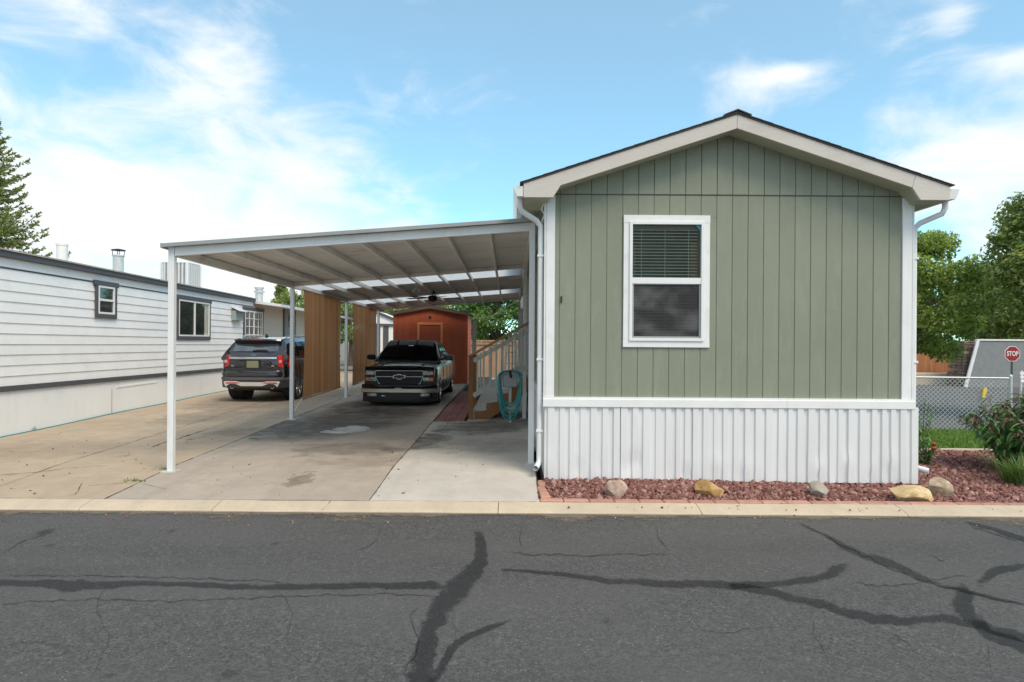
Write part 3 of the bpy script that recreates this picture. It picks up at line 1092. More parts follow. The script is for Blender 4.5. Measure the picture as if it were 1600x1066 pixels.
for sx in (XL - .004, XR - .02):
    mb = MB()
    mb.grid(lambda s, t, sx=sx: (sx + (.012 if int(s * 176) % 2 else 0), YW + .0 + s * (YB - YW), .03 + (ZBELT0 - .02) * t), 176, 1)
    mb.build('side_skirting', SKIRT, house, fix=False)
# rake boards with boxed returns
YF = YW - .32
xe0, xe1 = .131, 2 * XC - .131
xl2 = .498
MB().prism([(xe0, ez), (xl2, ez), (.593, zb(.593)), (XC - .0015, zb(XC)), (XC - .0015, zt(XC)), (xe0, zt(xe0))], 'y', YF, YF + .035).build('rake_board', RAKE, house, bevel=.003)
xr2 = 2 * XC - .593
MB().prism([(XC + .0015, zt(XC)), (XC + .0015, zb(XC)), (xr2 - .01, zb(xr2 - .01)), (xr2 + .035, zt(xr2 + .035))], 'y', YF, YF + .035).build('rake_board', RAKE, house, bevel=.003)
MB().prism([(xr2 + .038, zt(xr2 + .038)), (xr2 - .007, zb(xr2 - .007)), (2 * XC - xl2, ez), (xe1, ez), (xe1, zt(xe1))], 'y', YF, YF + .035).build('rake_return', RAKE, house, bevel=.003)
# soffits
for s in (-1, 1):
    X = lambda d: XC + s * d
    MB().prism([(X(.0), zb(XC) + .012), (X(2.2), zb(X(2.2)) + .012), (X(2.2), zb(X(2.2)) + .03), (X(.0), zb(XC) + .03)], 'y', YF + .036, YW + .03).build('rake_soffit', SOFFIT, house)
    MB().prism([(X(2.2), zb(X(2.2)) + .01), (X(2.29), ez + .004), (X(2.655), ez + .004), (X(2.655), zt(X(2.655)) - .01), (X(2.2), zt(X(2.2)) - .02)], 'y', YF + .036, YF + .06).build('return_back', SOFFIT, house)
    MB().box(min(X(2.33), X(2.655)), max(X(2.33), X(2.655)), YF + .061, YB + .2, ez + .002, ez + .016).build('eave_soffit', SOFFIT, house)
    MB().prism([(X(2.20), zb(X(2.2)) + .012), (X(2.34), ez + .016), (X(2.335), ez + .03), (X(2.20), zb(X(2.2)) + .03)], 'y', YF + .061, YW + .03).build('eave_soffit', SOFFIT, house)
    MB().box(min(X(2.632), X(2.656)), max(X(2.632), X(2.656)), YF + .061, YB + .2, ez + .018, zt(X(2.65)) - .012).build('eave_fascia', RAKE, house)
    # deck, drip edge, shingle courses
    MB().prism([(X(0), zt(XC) + .002), (X(2.67), zt(X(2.67)) + .002), (X(2.67), zt(X(2.67)) + .018), (X(0), zt(XC) + .018)], 'y', YF - .01, YB + .2).build('roof_deck', DRIP, house)
    mb = MB()
    n = 19
    for k in range(n):
        d0, d1 = 2.69 * k / n, 2.69 * (k + 1) / n + .015
        y0 = YF - .022 - rng.uniform(0, .005)
        z0, z1 = zt(X(d0)) + .020, zt(X(d1)) + .020
        mb.add([(X(d0), y0, z0), (X(d1), y0, z1 + .002), (X(d1), y0, z1 + .013), (X(d0), y0, z0 + .009), (X(d0), YB + .2, z0), (X(d1), YB + .2, z1 + .002), (X(d1), YB + .2, z1 + .013), (X(d0), YB + .2, z0 + .009)],
               [(0, 1, 2, 3), (7, 6, 5, 4), (0, 4, 5, 1), (1, 5, 6, 2), (2, 6, 7, 3), (3, 7, 4, 0)])
    mb.build('shingles', SHINGLE, house)
rc = MB()
for k in range(60):
    y0 = YF - .03 + k * .30
    rc.add([(XC - .17, y0, zt(XC - .17) + .036), (XC, y0, zt(XC) + .045), (XC + .17, y0, zt(XC + .17) + .036), (XC + .17, y0, zt(XC + .17) + .05), (XC, y0, zt(XC) + .062), (XC - .17, y0, zt(XC - .17) + .05),
            (XC - .17, y0 + .32, zt(XC - .17) + .034), (XC, y0 + .32, zt(XC) + .043), (XC + .17, y0 + .32, zt(XC + .17) + .034), (XC + .17, y0 + .32, zt(XC + .17) + .042), (XC, y0 + .32, zt(XC) + .050), (XC - .17, y0 + .32, zt(XC - .17) + .042)],
           [(0, 1, 4, 5), (1, 2, 3, 4), (5, 4, 10, 11), (4, 3, 9, 10), (6, 11, 10, 7), (7, 10, 9, 8), (0, 5, 11, 6), (2, 8, 9, 3)])
rc.build('ridge_cap', SHINGLE, house)
vx = P(1278, 215, 10.6).x
MB().lathe([(.045, -.1), (.045, .30), (.062, .30), (.062, .36), (.0, .37)], (vx, 10.6, zt(vx)), n=12).build('vent_pipe', GREYT, house, smooth=40)
# gutters and downspouts
for s in (-1, 1):
    gx = XC + s * 2.662
    pr_ = [(gx, 3.735), (gx, 3.61), (gx + s * .075, 3.61), (gx + s * .10, 3.665), (gx + s * .125, 3.735), (gx + s * .113, 3.735), (gx + s * .09, 3.67), (gx + s * .07, 3.622), (gx + s * .012, 3.622), (gx + s * .012, 3.735)]
    gu = MB().prism(pr_, 'y', YF + .02, YB)
    gu.prism([(gx, 3.735), (gx, 3.61), (gx + s * .075, 3.61), (gx + s * .10, 3.665), (gx + s * .125, 3.735)], 'y', YF + .012, YF + .02)
    gu.build('gutter', GUT, house)
    wx = (XL - .062) if s < 0 else (XR + .062)
    y = YW + .06
    path = [(gx + s * .045, YF + .16, 3.612), (gx + s * .045, YF + .16, 3.53), (gx + s * .02, YF + .18, 3.46), (wx - s * -.06, y - .03, 3.37), (wx, y, 3.30), (wx, y, 3.2), (wx, y, .30)]
    dn = MB().tube(path, .036, 8, True)
    dn.build('downspout', WHITE2, house, smooth=50)
    e = [(wx, y, .31), (wx, y, .235), (wx + s * .02, y - .04, .19), (wx + s * (.05 if s < 0 else .13), y - .13, .165)]
    MB().tube(e, .038, 8, False).build('downspout_elbow', WHITE2, house, smooth=50, fix=False)
    for z in (2.9, 1.55, .62):
        MB().box(wx - .042, wx + .042, y - .042, y + .03, z, z + .03).build('downspout_strap', WHITE2, house)
MB().tube([(XL - .03, YF + .3, 3.59), (XL - .06, YF + .28, 3.50), (XL - .02, YF + .3, 3.44), (XL - .05, YF + .34, 3.36), (XL - .03, YW + .3, 3.2)], .007, 6).build('cable', WHITE2, house)
MB().box(P(876, 470, YW).x, P(876, 470, YW).x + .018, YW - .02, YW, P(876, 473, YW).z, P(876, 463, YW).z).build('hook', DARK, house)

# window
win = root('window', (0, 0, 0), '', '')
for k in ('label', 'category'):
    if k in win:
        del win[k]
ORG[win.name] = ORG[house.name]
win.parent = house
yc = YW - .024
cw = .098
MB().box(wu[0], wu[1], yc, YW - .001, wv[1] - cw, wv[1]).build('casing', WHITE, win, bevel=.003)
MB().box(wu[0], wu[1], yc + .001, YW - .001, wv[0], wv[0] + cw * .95).build('casing', WHITE, win, bevel=.003)
MB().box(wu[0] + .002, wu[0] + cw, yc + .002, YW - .001, wv[0] + cw * .95, wv[1] - cw).build('casing', WHITE, win, bevel=.003)
MB().box(wu[1] - cw, wu[1] - .002, yc + .002, YW - .001, wv[0] + cw * .95, wv[1] - cw).build('casing', WHITE, win, bevel=.003)


def ring(x0, x1, z0, z1, w, y0, y1, name, m, wt=None, wb=None):
    wt, wb = wt or w, wb or w
    mb = MB().box(x0, x0 + w, y0, y1, z0, z1).box(x1 - w, x1, y0, y1, z0, z1).box(x0 + w, x1 - w, y0, y1, z1 - wt, z1).box(x0 + w, x1 - w, y0, y1, z0, z0 + wb)
    return mb.build(name, m, win, bevel=.002)


fx0, fx1, fz0, fz1 = wu[0] + .078, wu[1] - .078, wv[0] + .082, wv[1] - .082
ring(fx0, fx1, fz0, fz1, .038, yc - .016, YW + .03, 'frame', VINYL)
zm0, zm1 = P(1041, 444, YW).z, P(1041, 434.5, YW).z
MB().box(fx0 + .038, fx1 - .038, yc - .008, YW + .03, zm0, zm1).build('meeting_rail', VINYL, win, bevel=.002)
ring(fx0 + .038, fx1 - .038, fz0 + .038, zm0, .022, yc + .004, YW + .02, 'screen_frame', GALV, .012, .022)
MB().box(fx0 + .038, fx1 - .038, YW + .006, YW + .010, zm1, fz1 - .038).build('pane', GLASS, win)
MB().box(fx0 + .038, fx1 - .038, YW + .012, YW + .016, fz0 + .038, zm0).build('pane', GLASS, win)
scr = NT('insect_screen')
tp_ = scr.node('ShaderNodeBsdfTransparent')
mx_ = scr.node('ShaderNodeMixShader')
scr.set(Base_Color=scr.mix(scr.rng(scr.noise(scr.coord('Object', (1.0, 1, 1.5)), 2.4, 3, .5), .45, .70), (.045, .045, .047), (.17, .17, .175)), Roughness=.8)
scr.put(scr.rng(scr.noise(scr.coord('Object', (1.0, 1, 1.5)), 2.4, 3, .5), .4, .7, .50, .62), mx_.inputs[0])
scr.l.new(tp_.outputs[0], mx_.inputs[1])
scr.l.new(scr.bsdf.outputs[0], mx_.inputs[2])
scr.l.new(mx_.outputs[0], scr.out.inputs[0])
MB().box(fx0 + .055, fx1 - .055, YW - .006, YW - .004, fz0 + .055, zm0 - .008).build('insect_screen', scr.m, win)
SLAT = mat('blind_slats', (.88, .86, .70), .5, .05)
bl = MB()
z = fz1 - .10
while z > fz0 + .05:
    bl.add([(fx0 + .05, YW + .060, z), (fx1 - .06, YW + .060, z), (fx1 - .06, YW + .084, z + .001), (fx0 + .05, YW + .084, z + .001), (fx0 + .05, YW + .060, z + .009), (fx1 - .06, YW + .060, z + .009), (fx1 - .06, YW + .084, z + .010), (fx0 + .05, YW + .084, z + .010)],
           [(0, 1, 2, 3), (4, 5, 6, 7), (0, 1, 5, 4), (1, 2, 6, 5), (2, 3, 7, 6), (3, 0, 4, 7)])
    z -= .0415
for f in (.14, .5, .86):
    X = fx0 + .05 + (fx1 - fx0 - .11) * f
    bl.box(X - .003, X + .003, YW + .056, YW + .059, fz0 + .06, fz1 - .06)
bl.build('blind', SLAT, win)
MB().box(fx0 + .04, fx1 - .05, YW + .05, YW + .10, fz1 - .085, fz1 - .04).build('blind_headrail', mat('headrail', (.20, .20, .15), .5, .05), win)
MB().prism([(fx1 - .045, fz1 - .042), (fx1 - .105, fz1 - .042), (fx1 - .045, fz1 - .115)], 'y', YW + .001, YW + .004).build('corner_sticker', TEAL, win)
MB().box(fx0 + .04, fx0 + .105, YW + .13, YW + .15, fz0 + .04, fz1 - .3).build('drape', mat('amber_drape', (.46, .24, .05), .9, .2, 8), win)
MB().box(fx1 - .13, fx1 - .04, YW + .13, YW + .15, fz0 + .04, fz1 - .25).build('drape', mat('amber_drape', (.46, .24, .05), .9, .2, 8), win)
MB().box(fx0 - .3, fx1 + .3, YW + .55, YW + .58, fz0 - .3, fz1 + .3).build('dim_room_sheet', mat('dim_room', (.10, .12, .10), .9, .5, 5), win)  # added dark sheet; the unlit room's gloom is in its colour

# ------------------------------------------------------------------ the carport
cpo = root('carport', (-2.2, 14, 0), 'white metal carport with flat ribbed roof sloping down from the green house', 'carport')
DL, DR = [8.60, 13.85, 19.10, 24.6], [8.95, 13.85, 19.15, 24.5]
lx = lambda y: P(268.5, 560, 8.6).x + (y - 8.6) * (P(541, 560, 19.1).x - P(268.5, 560, 8.6).x) / 10.5
ZL, ZR = 3.03, 3.465
XRP = .275


def rz(x, y):                                             # underside of the roof sheets
    a = lx(y)
    return ZL + (ZR - ZL) * (x - a) / (XRP - a)


bts = [.125, .085, .085, .085]
for i, y in enumerate(DL):
    x = lx(y)
    g0 = gz(x, y)
    MB().box(x - .039, x + .039, y - .039, y + .039, g0 - .02, rz(x, y) - .002).build('post', WHITE2, cpo, bevel=.004)
    MB().box(x - .10, x + .10, y - .09, y + .09, g0 - .012, g0 + .012).build('base_plate', POSTW, cpo, bevel=.003)
for i, y in enumerate(DR):
    g0 = gz(XRP, y)
    MB().box(XRP - .039, XRP + .039, y - .039, y + .039, g0 - .02, ZR - .002).build('post', WHITE2, cpo, bevel=.004)
    MB().box(XRP - .09, XRP + .06, y - .08, y + .08, g0 - .012, g0 + .012).build('base_plate', POSTW, cpo, bevel=.003)
for i, (y0, y1) in enumerate(zip(DL, DR)):
    bt = bts[i]
    a, c = lx(y0) + (.041 if i == 0 else -.05), XRP + .04
    za, zc = rz(a, y0), rz(c, y0)
    w = .03
    p = [(a, za - bt), (c, zc - bt), (c, zc), (a, za)]
    mb = MB()
    mb.add([(a, y0 - w, za - bt), (c, y1 - w, zc - bt), (c, y1 - w, zc - .004), (a, y0 - w, za - .004), (a, y0 + w, za - bt), (c, y1 + w, zc - bt), (c, y1 + w, zc - .004), (a, y0 + w, za - .004)],
           [(0, 1, 2, 3), (7, 6, 5, 4), (0, 4, 5, 1), (1, 5, 6, 2), (2, 6, 7, 3), (3, 7, 4, 0)])
    mb.build('cross_beam', CPAN if i else WHITE2, cpo, bevel=.004)
    if i == 0:
        MB().box(a - .073, a - .030, y0 - .03, y0 - .028, za - .075, za - .015).build('beam_end', DARK, cpo)
# purlins run from front to back between the cross beams
NP = 8
for b_ in range(3):
    for k in range(NP + 1):
        def pt(t, e):
            y = DL[e] + (DR[e] - DL[e]) * t
            x = lx(DL[e]) + (XRP - lx(DL[e])) * t
            return Vector((x, y, rz(x, y)))
        p, q = pt(k / NP, b_), pt(k / NP, b_ + 1)
        d = (q - p).normalized()
        p, q = p + d * .034, q - d * .034
        dz_ = Vector((0, 0, -.045 if 0 < k < NP else -.062))
        MB().bar(p + dz_, q + dz_, .05 if 0 < k < NP else .065, .085 if 0 < k < NP else .115).build('purlin', CPAN, cpo, bevel=.003)
# roof sheets: ribs run from the low side up to the house; clear strips behind the second and third beam
def sheet(y0, y1, m, name, lift=0.):
    mb = MB()
    n = max(2, int(round((y1 - y0) / .076)))
    ys = []
    for k in range(n):
        a = y0 + (y1 - y0) * k / n
        w = (y1 - y0) / n
        ys += [(a, 0), (a + w * .72, 0), (a + w * .80, .018), (a + w * .92, .018)]
    ys.append((y1, 0))
    for lo, hi in ((.002, 0), (.026, 1)):
        pass
    vs, fs = [], []
    for (y, r) in ys:
        for t in (0, 1):
            x = lx(y) - .07 if t == 0 else XRP + .085
            yy = y + (.035 * 10 * t if y0 < 9 and y < 8.75 else 0) + (.35 * t * max(0, 1 - (y - 8.5) / 5.2) if y >= 8.75 else 0)
            vs.append((x, yy, rz(x, y) + .004 + r + lift))
    for k in range(len(ys) - 1):
        fs.append((2 * k, 2 * k + 1, 2 * k + 3, 2 * k + 2))
    n0 = len(vs)
    vs += [(a, b, c + .012) for a, b, c in vs]
    fs += [tuple(n0 + i for i in reversed(f)) for f in fs]
    L = len(ys)
    fs += [(2 * k, 2 * k + 2, n0 + 2 * k + 2, n0 + 2 * k) for k in range(L - 1)] + [(2 * k + 1, n0 + 2 * k + 1, n0 + 2 * k + 3, 2 * k + 3) for k in range(L - 1)]
    fs += [(0, n0, n0 + 1, 1), (2 * L - 2, 2 * L - 1, n0 + 2 * L - 1, n0 + 2 * L - 2)]
    mb.add(vs, fs)
    return mb.build(name, m, cpo, fix=False)


sheet(8.50, 13.93, CPAN, 'roof_sheet')
sheet(13.935, 16.1, SKYL, 'clear_strip')
sheet(16.105, 19.22, CPAN, 'roof_sheet')
sheet(19.225, 22.0, SKYL, 'clear_strip')
sheet(22.005, 24.75, CPAN, 'roof_sheet')
a, c = lx(8.5) - .085, XRP + .10
MB().add([(a, 8.47, rz(a, 8.5) - .012), (c, 8.82, rz(c, 8.5) - .012), (c, 8.82, rz(c, 8.5) + .040), (a, 8.47, rz(a, 8.5) + .040), (a, 8.497, rz(a, 8.5) - .012), (c, 8.847, rz(c, 8.5) - .012), (c, 8.847, rz(c, 8.5) + .040), (a, 8.497, rz(a, 8.5) + .040)],
         [(0, 1, 2, 3), (7, 6, 5, 4), (0, 4, 5, 1), (1, 5, 6, 2), (2, 6, 7, 3), (3, 7, 4, 0)]).build('front_edge', CEDGE, cpo, bevel=.003)
MB().add([(lx(8.5) - .10, 8.47, rz(lx(8.5), 8.5) - .03), (lx(8.5) - .073, 8.47, rz(lx(8.5), 8.5) - .03), (lx(8.5) - .073, 8.47, rz(lx(8.5), 8.5) + .035), (lx(8.5) - .10, 8.47, rz(lx(8.5), 8.5) + .035),
          (lx(24.7) - .10, 24.7, rz(lx(24.7), 24.7) - .03), (lx(24.7) - .073, 24.7, rz(lx(24.7), 24.7) - .03), (lx(24.7) - .073, 24.7, rz(lx(24.7), 24.7) + .035), (lx(24.7) - .10, 24.7, rz(lx(24.7), 24.7) + .035)],
         [(0, 1, 2, 3), (7, 6, 5, 4), (0, 4, 5, 1), (1, 5, 6, 2), (2, 6, 7, 3), (3, 7, 4, 0)]).build('side_edge', CEDGE, cpo)

# security camera under the front corner
q = P(294, 394, 8.95)
sc_ = root('security_camera', (q.x, q.y, q.z - .03), 'small white camera under the front left corner of the carport roof', 'camera')
MB().tube([(q.x, q.y, q.z - .01), (q.x + .01, q.y - .09, q.z - .02)], .03, 12).build('body', WHITE2, sc_, smooth=40)
MB().tube([(q.x + .01, q.y - .0905, q.z - .02), (q.x + .0105, q.y - .096, q.z - .0205)], .022, 12).build('lens', BLACKP, sc_)
MB().tube([(q.x, q.y, q.z), (q.x, q.y, rz(q.x, q.y) - .012)], .012, 8).build('bracket', WHITE2, sc_)

# ceiling fan and lamp under the carport roof
fp = P(676, 466, 18.6)
fan = root('ceiling_fan', (fp.x, fp.y, fp.z - .1), 'dark ceiling fan hanging under the carport roof above the truck', 'ceiling fan')
top = rz(fp.x, fp.y)
MB().tube([(fp.x, fp.y, fp.z + .02), (fp.x, fp.y, top - .03)], .016, 8).build('down_rod', BLACKP, fan)
MB().lathe([(.02, -.02), (.07, -.01), (.075, .05), (.03, .07)], (fp.x, fp.y, top - .075), n=16).build('canopy', BLACKP, fan, smooth=40)
MB().lathe([(.05, -.10), (.12, -.07), (.14, 0), (.12, .06), (.03, .08)], (fp.x, fp.y, fp.z), n=18).build('motor', BLACKP, fan, smooth=40)
for k in range(5):
    t = 2 * math.pi * k / 5 + .2
    d = Vector((math.cos(t), math.sin(t), 0))
    s_ = Vector((-d.y, d.x, .12))
    b0, b1 = Vector(fp) + d * .13, Vector(fp) + d * .85
    mb = MB()
    vs = [b0 - s_ * .04, b0 + s_ * .04, b1 + s_ * .075, b1 - s_ * .075]
    mb.add(vs + [v + Vector((0, 0, .01)) for v in vs], [(3, 2, 1, 0), (4, 5, 6, 7), (0, 1, 5, 4), (1, 2, 6, 5), (2, 3, 7, 6), (3, 0, 4, 7)])
    mb.build('blade', BLACKP, fan)
lp = P(651, 445, 17.0)
lam = root('flood_lamp', (lp.x, lp.y, lp.z - .05), 'small white twin bulb lamp fixed under the carport roof', 'lamp')
tz = rz(lp.x, lp.y)
MB().lathe([(.055, -.03), (.055, 0), (.02, .0)], (lp.x, lp.y, tz - .002), n=14).build('mount', WHITE2, lam, smooth=40)
for s in (-1, 1):
    MB().tube([(lp.x, lp.y, tz - .03), (lp.x + s * .04, lp.y, tz - .06), (lp.x + s * .07, lp.y - .02, tz - .10), (lp.x + s * .09, lp.y - .04, tz - .15)], [.012, .02, .045, .05], 10).build('bulb', WHITE2, lam, smooth=50)

# shade curtains hung along the left side
def curtain(y0, y1, zlow, label):
    xa = lambda y: lx(y) + .085
    cur = root('shade_curtain', (xa(y0), (y0 + y1) / 2, zlow), label, 'curtain', 'brown shade curtains on the left side of the carport')
    ztop = lambda y: rz(lx(y), y) - .12
    ph = rng.uniform(0, 9)

    def fn(s, t):
        y = y0 + (y1 - y0) * s
        fold = .034 * math.sin(s * 25 + ph + 2.2 * nz(s * 5, ph)) * (.35 + .65 * t) * (.25 + .75 * abs(nz(s * 3 + 5, ph))) * 1.6
        z = zlow + .02 * math.sin(s * 4) + (ztop(y) - zlow) * (1 - (1 - t))
        pinch = (.10 * (1 - abs(2 * t - 1)) * (-1 if s > .5 else 1) * abs(2 * s - 1))
        return (xa(y) + fold, y + pinch, z)
    mb = MB()
    mb.grid(fn, 110, 14)
    mb.build('cloth', CLOTH, cur, smooth=80, fix=False)
    MB().tube([(xa(y0 - .02), y0 - .05, zlow - .01), (xa(y1), y1 + .05, zlow + .0)], .018, 8).build('hem_rod', GALV, cur)
    MB().tube([(xa(y0) - .0, y0 - .05, zlow - .01), (xa(y0) - .16, y0 - .35, zlow - .45 + gz(-5, y0))], .008, 6).build('tie_strap', WHITE2, cur)
    MB().tube([(xa(y0 - .02), y0 - .05, ztop(y0) + .01), (xa(y1), y1 + .05, ztop(y1) + .01)], .015, 8).build('top_rod', GALV, cur)


curtain(14.35, 18.0, .47, 'brown shade cloth curtain hanging beside the black SUV, nearer of the two')
curtain(19.6, 23.6, .42, 'brown shade cloth curtain farther back, behind the black truck front')

# ------------------------------------------------------------------ the neighbouring trailer on the left
TA = P(0, 600, 11.35)
TB = P(395, 560, 24.6)
td = Vector((TB.x - TA.x, TB.y - TA.y, 0)).normalized()
tn = Vector((td.y, -td.x, 0))                              # towards the driveway
TX = Matrix(((td.x, tn.x, 0, TA.x), (td.y, tn.y, 0, TA.y), (0, 0, 1, 0), (0, 0, 0, 1)))   # (along, out, up)


def tw(u, v=540):
    a, b = pr(u, v)
    k = a / F
    s = (k * TA.y - TA.x) / (td.x - k * td.y)
    return s, H - b * (TA.y + td.y * s) / F


trl = root('trailer_home', (TA.x - 2.2, TA.y + 6, 0), 'white lap sided trailer home with charcoal trim along the left driveway', 'house')
SN, SF, SM = -6.0, 30.0, tw(395)[0]                        # near end, far end, where the porch roof begins
TWH = mat('white_lap_siding', (.88, .87, .85), .5, .04, 2, .1, 30, rnd=.015, dirt=(.5, .48, .45), dirt_amt=.12)
TSK = mat('white_skirting_board', (.88, .88, .87), .55, .04, .8, .05, 20, dirt=(.5, .47, .42), dirt_amt=.14, stretch=(1, 1, .5))
PORCHSH = mat('shaded_porch_wall', (.56, .53, .48), .6, .05)  # white siding recoloured darker, painting in the porch roof's shade
zg = lambda s: .0 + .06 * sm(s, 0, 14) - .04
zbel = lambda s: .865 - .010 * s if s < 14 else .725
zr = 3.36
MB(TX).box(SN, SF, -4.0, -.03, -.2, 3.05).build('core', DARK, trl)
mb = MB(TX)
for a, c in ((SN, -2.4), (-2.4, 3.1), (3.1, 8.3), (8.3, 13.5), (13.5, 20), (20, SF)):
    MB(TX).add([(a + .004, -.028, zg(a) - .06), (c - .004, -.028, zg(c) - .06), (c - .004, .0, zg(c) - .06), (a + .004, .0, zg(a) - .06), (a + .004, -.028, zbel(a)), (c - .004, -.028, zbel(c)), (c - .004, .0, zbel(c)), (a + .004, .0, zbel(a))],
               [(0, 3, 2, 1), (4, 5, 6, 7), (0, 1, 5, 4), (1, 2, 6, 5), (2, 3, 7, 6), (3, 0, 4, 7)]).build('skirting_board', TSK, trl)
MB(TX).box(3.75, 5.7, .001, .014, .63, .66).build('access_hatch_rail', TSK, trl)
MB(TX).box(3.55, 3.57, .001, .006, .0, .62).build('hatch_seam', mat('seam_grey', (.35, .35, .34), .7), trl)
# charcoal belt in lengths
for a, c in ((SN, 2.0), (2.0, 7.6), (7.6, 13.2), (13.2, SF)):
    MB(TX).add([(a, .0, zbel(a) - .035), (c - .003, .0, zbel(c) - .035), (c - .003, .04, zbel(c) - .035), (a, .04, zbel(a) - .035), (a, .0, zbel(a) + .065), (c - .003, .0, zbel(c) + .065), (c - .003, .04, zbel(c) + .065), (a, .04, zbel(a) + .065)],
               [(0, 3, 2, 1), (4, 5, 6, 7), (0, 1, 5, 4), (1, 2, 6, 5), (2, 3, 7, 6), (3, 0, 4, 7)]).build('belt_trim', GREYT, trl, bevel=.004)
# lap boards
NB = 11
ztop = 3.03
for k in range(NB):
    for a, c, m in ((SN, 4.9, TWH), (4.9, SM + .3, TWH), (SM + .3, SF, PORCHSH)):
        def zz(s, j):
            lo = zbel(s) + .05
            return lo + (ztop - lo) * j / NB
        vs = []
        for s in (a + .002, c - .002):
            vs += [(s, -.025, zz(s, k)), (s, .014, zz(s, k)), (s, .012, zz(s, k) + .012), (s, -.004, zz(s, k + 1) + .004), (s, -.025, zz(s, k + 1) + .004)]
        MB(TX).add(vs, [(0, 1, 2, 3, 4), (9, 8, 7, 6, 5)] + [(i, i + 5, (i + 1) % 5 + 5, (i + 1) % 5) for i in range(5)]).build('lap_board', m, trl)
MB(TX).box(SN, SM, -.02, .016, ztop + .012, ztop + .032).build('frieze_strip', GREYT, trl)  # charcoal strip along the top of the lap boards
MB(TX).box(SN, SM, -.02, .006, ztop + .034, zr - .13).build('frieze_board', TWH, trl)
MB(TX).box(SN, SM, -.1, .10, zr - .128, zr - .02).build('eave_fascia', GREYT, trl, bevel=.004)
MB(TX).prism([(.13, zr - .018), (.13, zr + .012), (-2.0, zr + .17), (-4.1, zr + .012), (-4.1, zr - .018)], 'x', SN - .1, SM + .02).build('roof', CAROOF, trl)
MB(TX).prism([(-.1, 3.0), (-.1, zr - .02), (-4.0, zr - .02), (-4.0, 3.0)], 'x', SN, SM).build('roof_core', DARK, trl)
# porch roof over the far part
MB(TX).prism([(-.1, zr - .16), (1.05, zr - .30), (1.05, zr - .20), (-.1, zr - .06), (-2.0, zr + .02), (-4, zr - .1), (-4, zr - .3)], 'x', SM + .03, SF).build('porch_roof', WHITE2, trl)
MB(TX).box(SM + .03, SF, -.02, .004, ztop + .006, zr - .17).build('frieze_board', PORCHSH, trl)
for s in (SM + 5.0, SM + 9.4, SM + 13.8):
    p_ = TX @ Vector((s, .98, 0))
    MB(TX).box(s - .04, s + .04, .94, 1.02, gz(p_.x, p_.y) - .02, zr - .31).build('porch_post', WHITE2, trl)


def rect(u0, v0, u1, v1):
    s0, za = tw(u0, v0)
    s1, zd = tw(u1, v1)
    um = (u0 + u1) / 2
    return s0, s1, tw(um, v1)[1], tw(um, v0)[1]


WGL = mat('dim_window_glass', (.035, .036, .04), .04, .4, 1.5, coat=.4)


def twin(u0, v0, u1, v1, tw_=.09, split='h', head=True, grid=None, curtain_=None):
    s0, s1, z0, z1 = rect(u0, v0, u1, v1)
    w = bpy.data.objects.new('window', None)
    COL.objects.link(w)
    w.parent = trl
    ORG[w.name] = ORG[trl.name]
    mb = MB(TX)
    t = tw_
    mb.box(s0, s0 + t, .014, .045, z0, z1 - t * 1.1).box(s1 - t, s1, .014, .045, z0, z1 - t * 1.1).box(s0 + t, s1 - t, .014, .045, z0, z0 + t)
    mb.box(s0 - (.06 if head else 0), s1 + (.06 if head else 0), .014, .055, z1 - t * 1.1, z1)
    mb.build('casing', GREYT, w, bevel=.003)
    a, c, d, e = s0 + t, s1 - t, z0 + t, z1 - t * 1.1
    f = .045
    mb = MB(TX).box(a, a + f, .016, .05, d, e).box(c - f, c, .016, .05, d, e).box(a + f, c - f, .016, .05, e - f, e).box(a + f, c - f, .016, .05, d, d + f)
    if split == 'h':
        mb.box(a + f, c - f, .016, .049, (d + e) / 2 - .025, (d + e) / 2 + .025)
    else:
        mb.box((a + c) / 2 - .03, (a + c) / 2 + .03, .016, .049, d + f, e - f)
    if grid:
        for k in range(1, grid):
            z = d + (e - d) * k / grid
            mb.box(a + f, c - f, .016, .046, z - .011, z + .011)
        for q in (.25, .75):
            X = a + (c - a) * q
            mb.box(X - .01, X + .01, .016, .045, d + f, e - f)
    mb.build('frame', VINYL, w, bevel=.002)
    MB(TX).box(a + f * .5, c - f * .5, .015, .022, d + f * .5, e - f * .5).build('pane', WGL, w)
    if curtain_:
        X0, X1 = c - f - .02 - curtain_, c - f - .02
        MB(TX).box(X0, X1, .0222, .0232, d + f, e - f).build('drape', mat('pale_drape', (.45, .44, .36), .8, .2, 6), w)


twin(147, 440, 180, 498, .10)
twin(275, 465, 327, 531, .10, 'v', True, None, .28)
twin(379.5, 481, 410, 540, .12, 'v', True, 4, .22)
s0, s1, z0, z1 = rect(442, 476, 460, 556)
dr = MB(TX).box(s0 + .15, s1 - .15, .015, .05, .9, z1 - .15).build('door', mat('grey_door', (.20, .21, .23), .5, .08), trl)
MB(TX).box(s0, s0 + .15, .015, .06, .85, z1).box(s1 - .15, s1, .015, .06, .85, z1).box(s0 + .15, s1 - .15, .015, .06, z1 - .15, z1).build('door_casing', GREYT, trl)
MB(TX).box((s0 + s1) / 2 - .25, (s0 + s1) / 2 + .25, .0505, .055, z1 - 1.1, z1 - .5).build('door_pane', WGL, trl)
# wall ventilator box
s0, s1, z0, z1 = rect(361, 480, 373, 501)
MB(TX).box(s0, s1, .015, .16, z0, z1 - .14).build('ventilator', mat('green_grey_vent', (.30, .35, .34), .5, .1), trl, bevel=.004)
MB(TX).prism([(.012, z1), (.012, z1 - .02), (.30, z1 - .16), (.30, z1 - .14)], 'x', s0 - .02, s1 + .02).build('ventilator_hood', WHITE2, trl)
# roof furniture
def roof_at(u, out):
    s = tw(u)[0]
    return s, out, zr + .012 + .075 * (.13 - out) if out > -2 else zr + .17


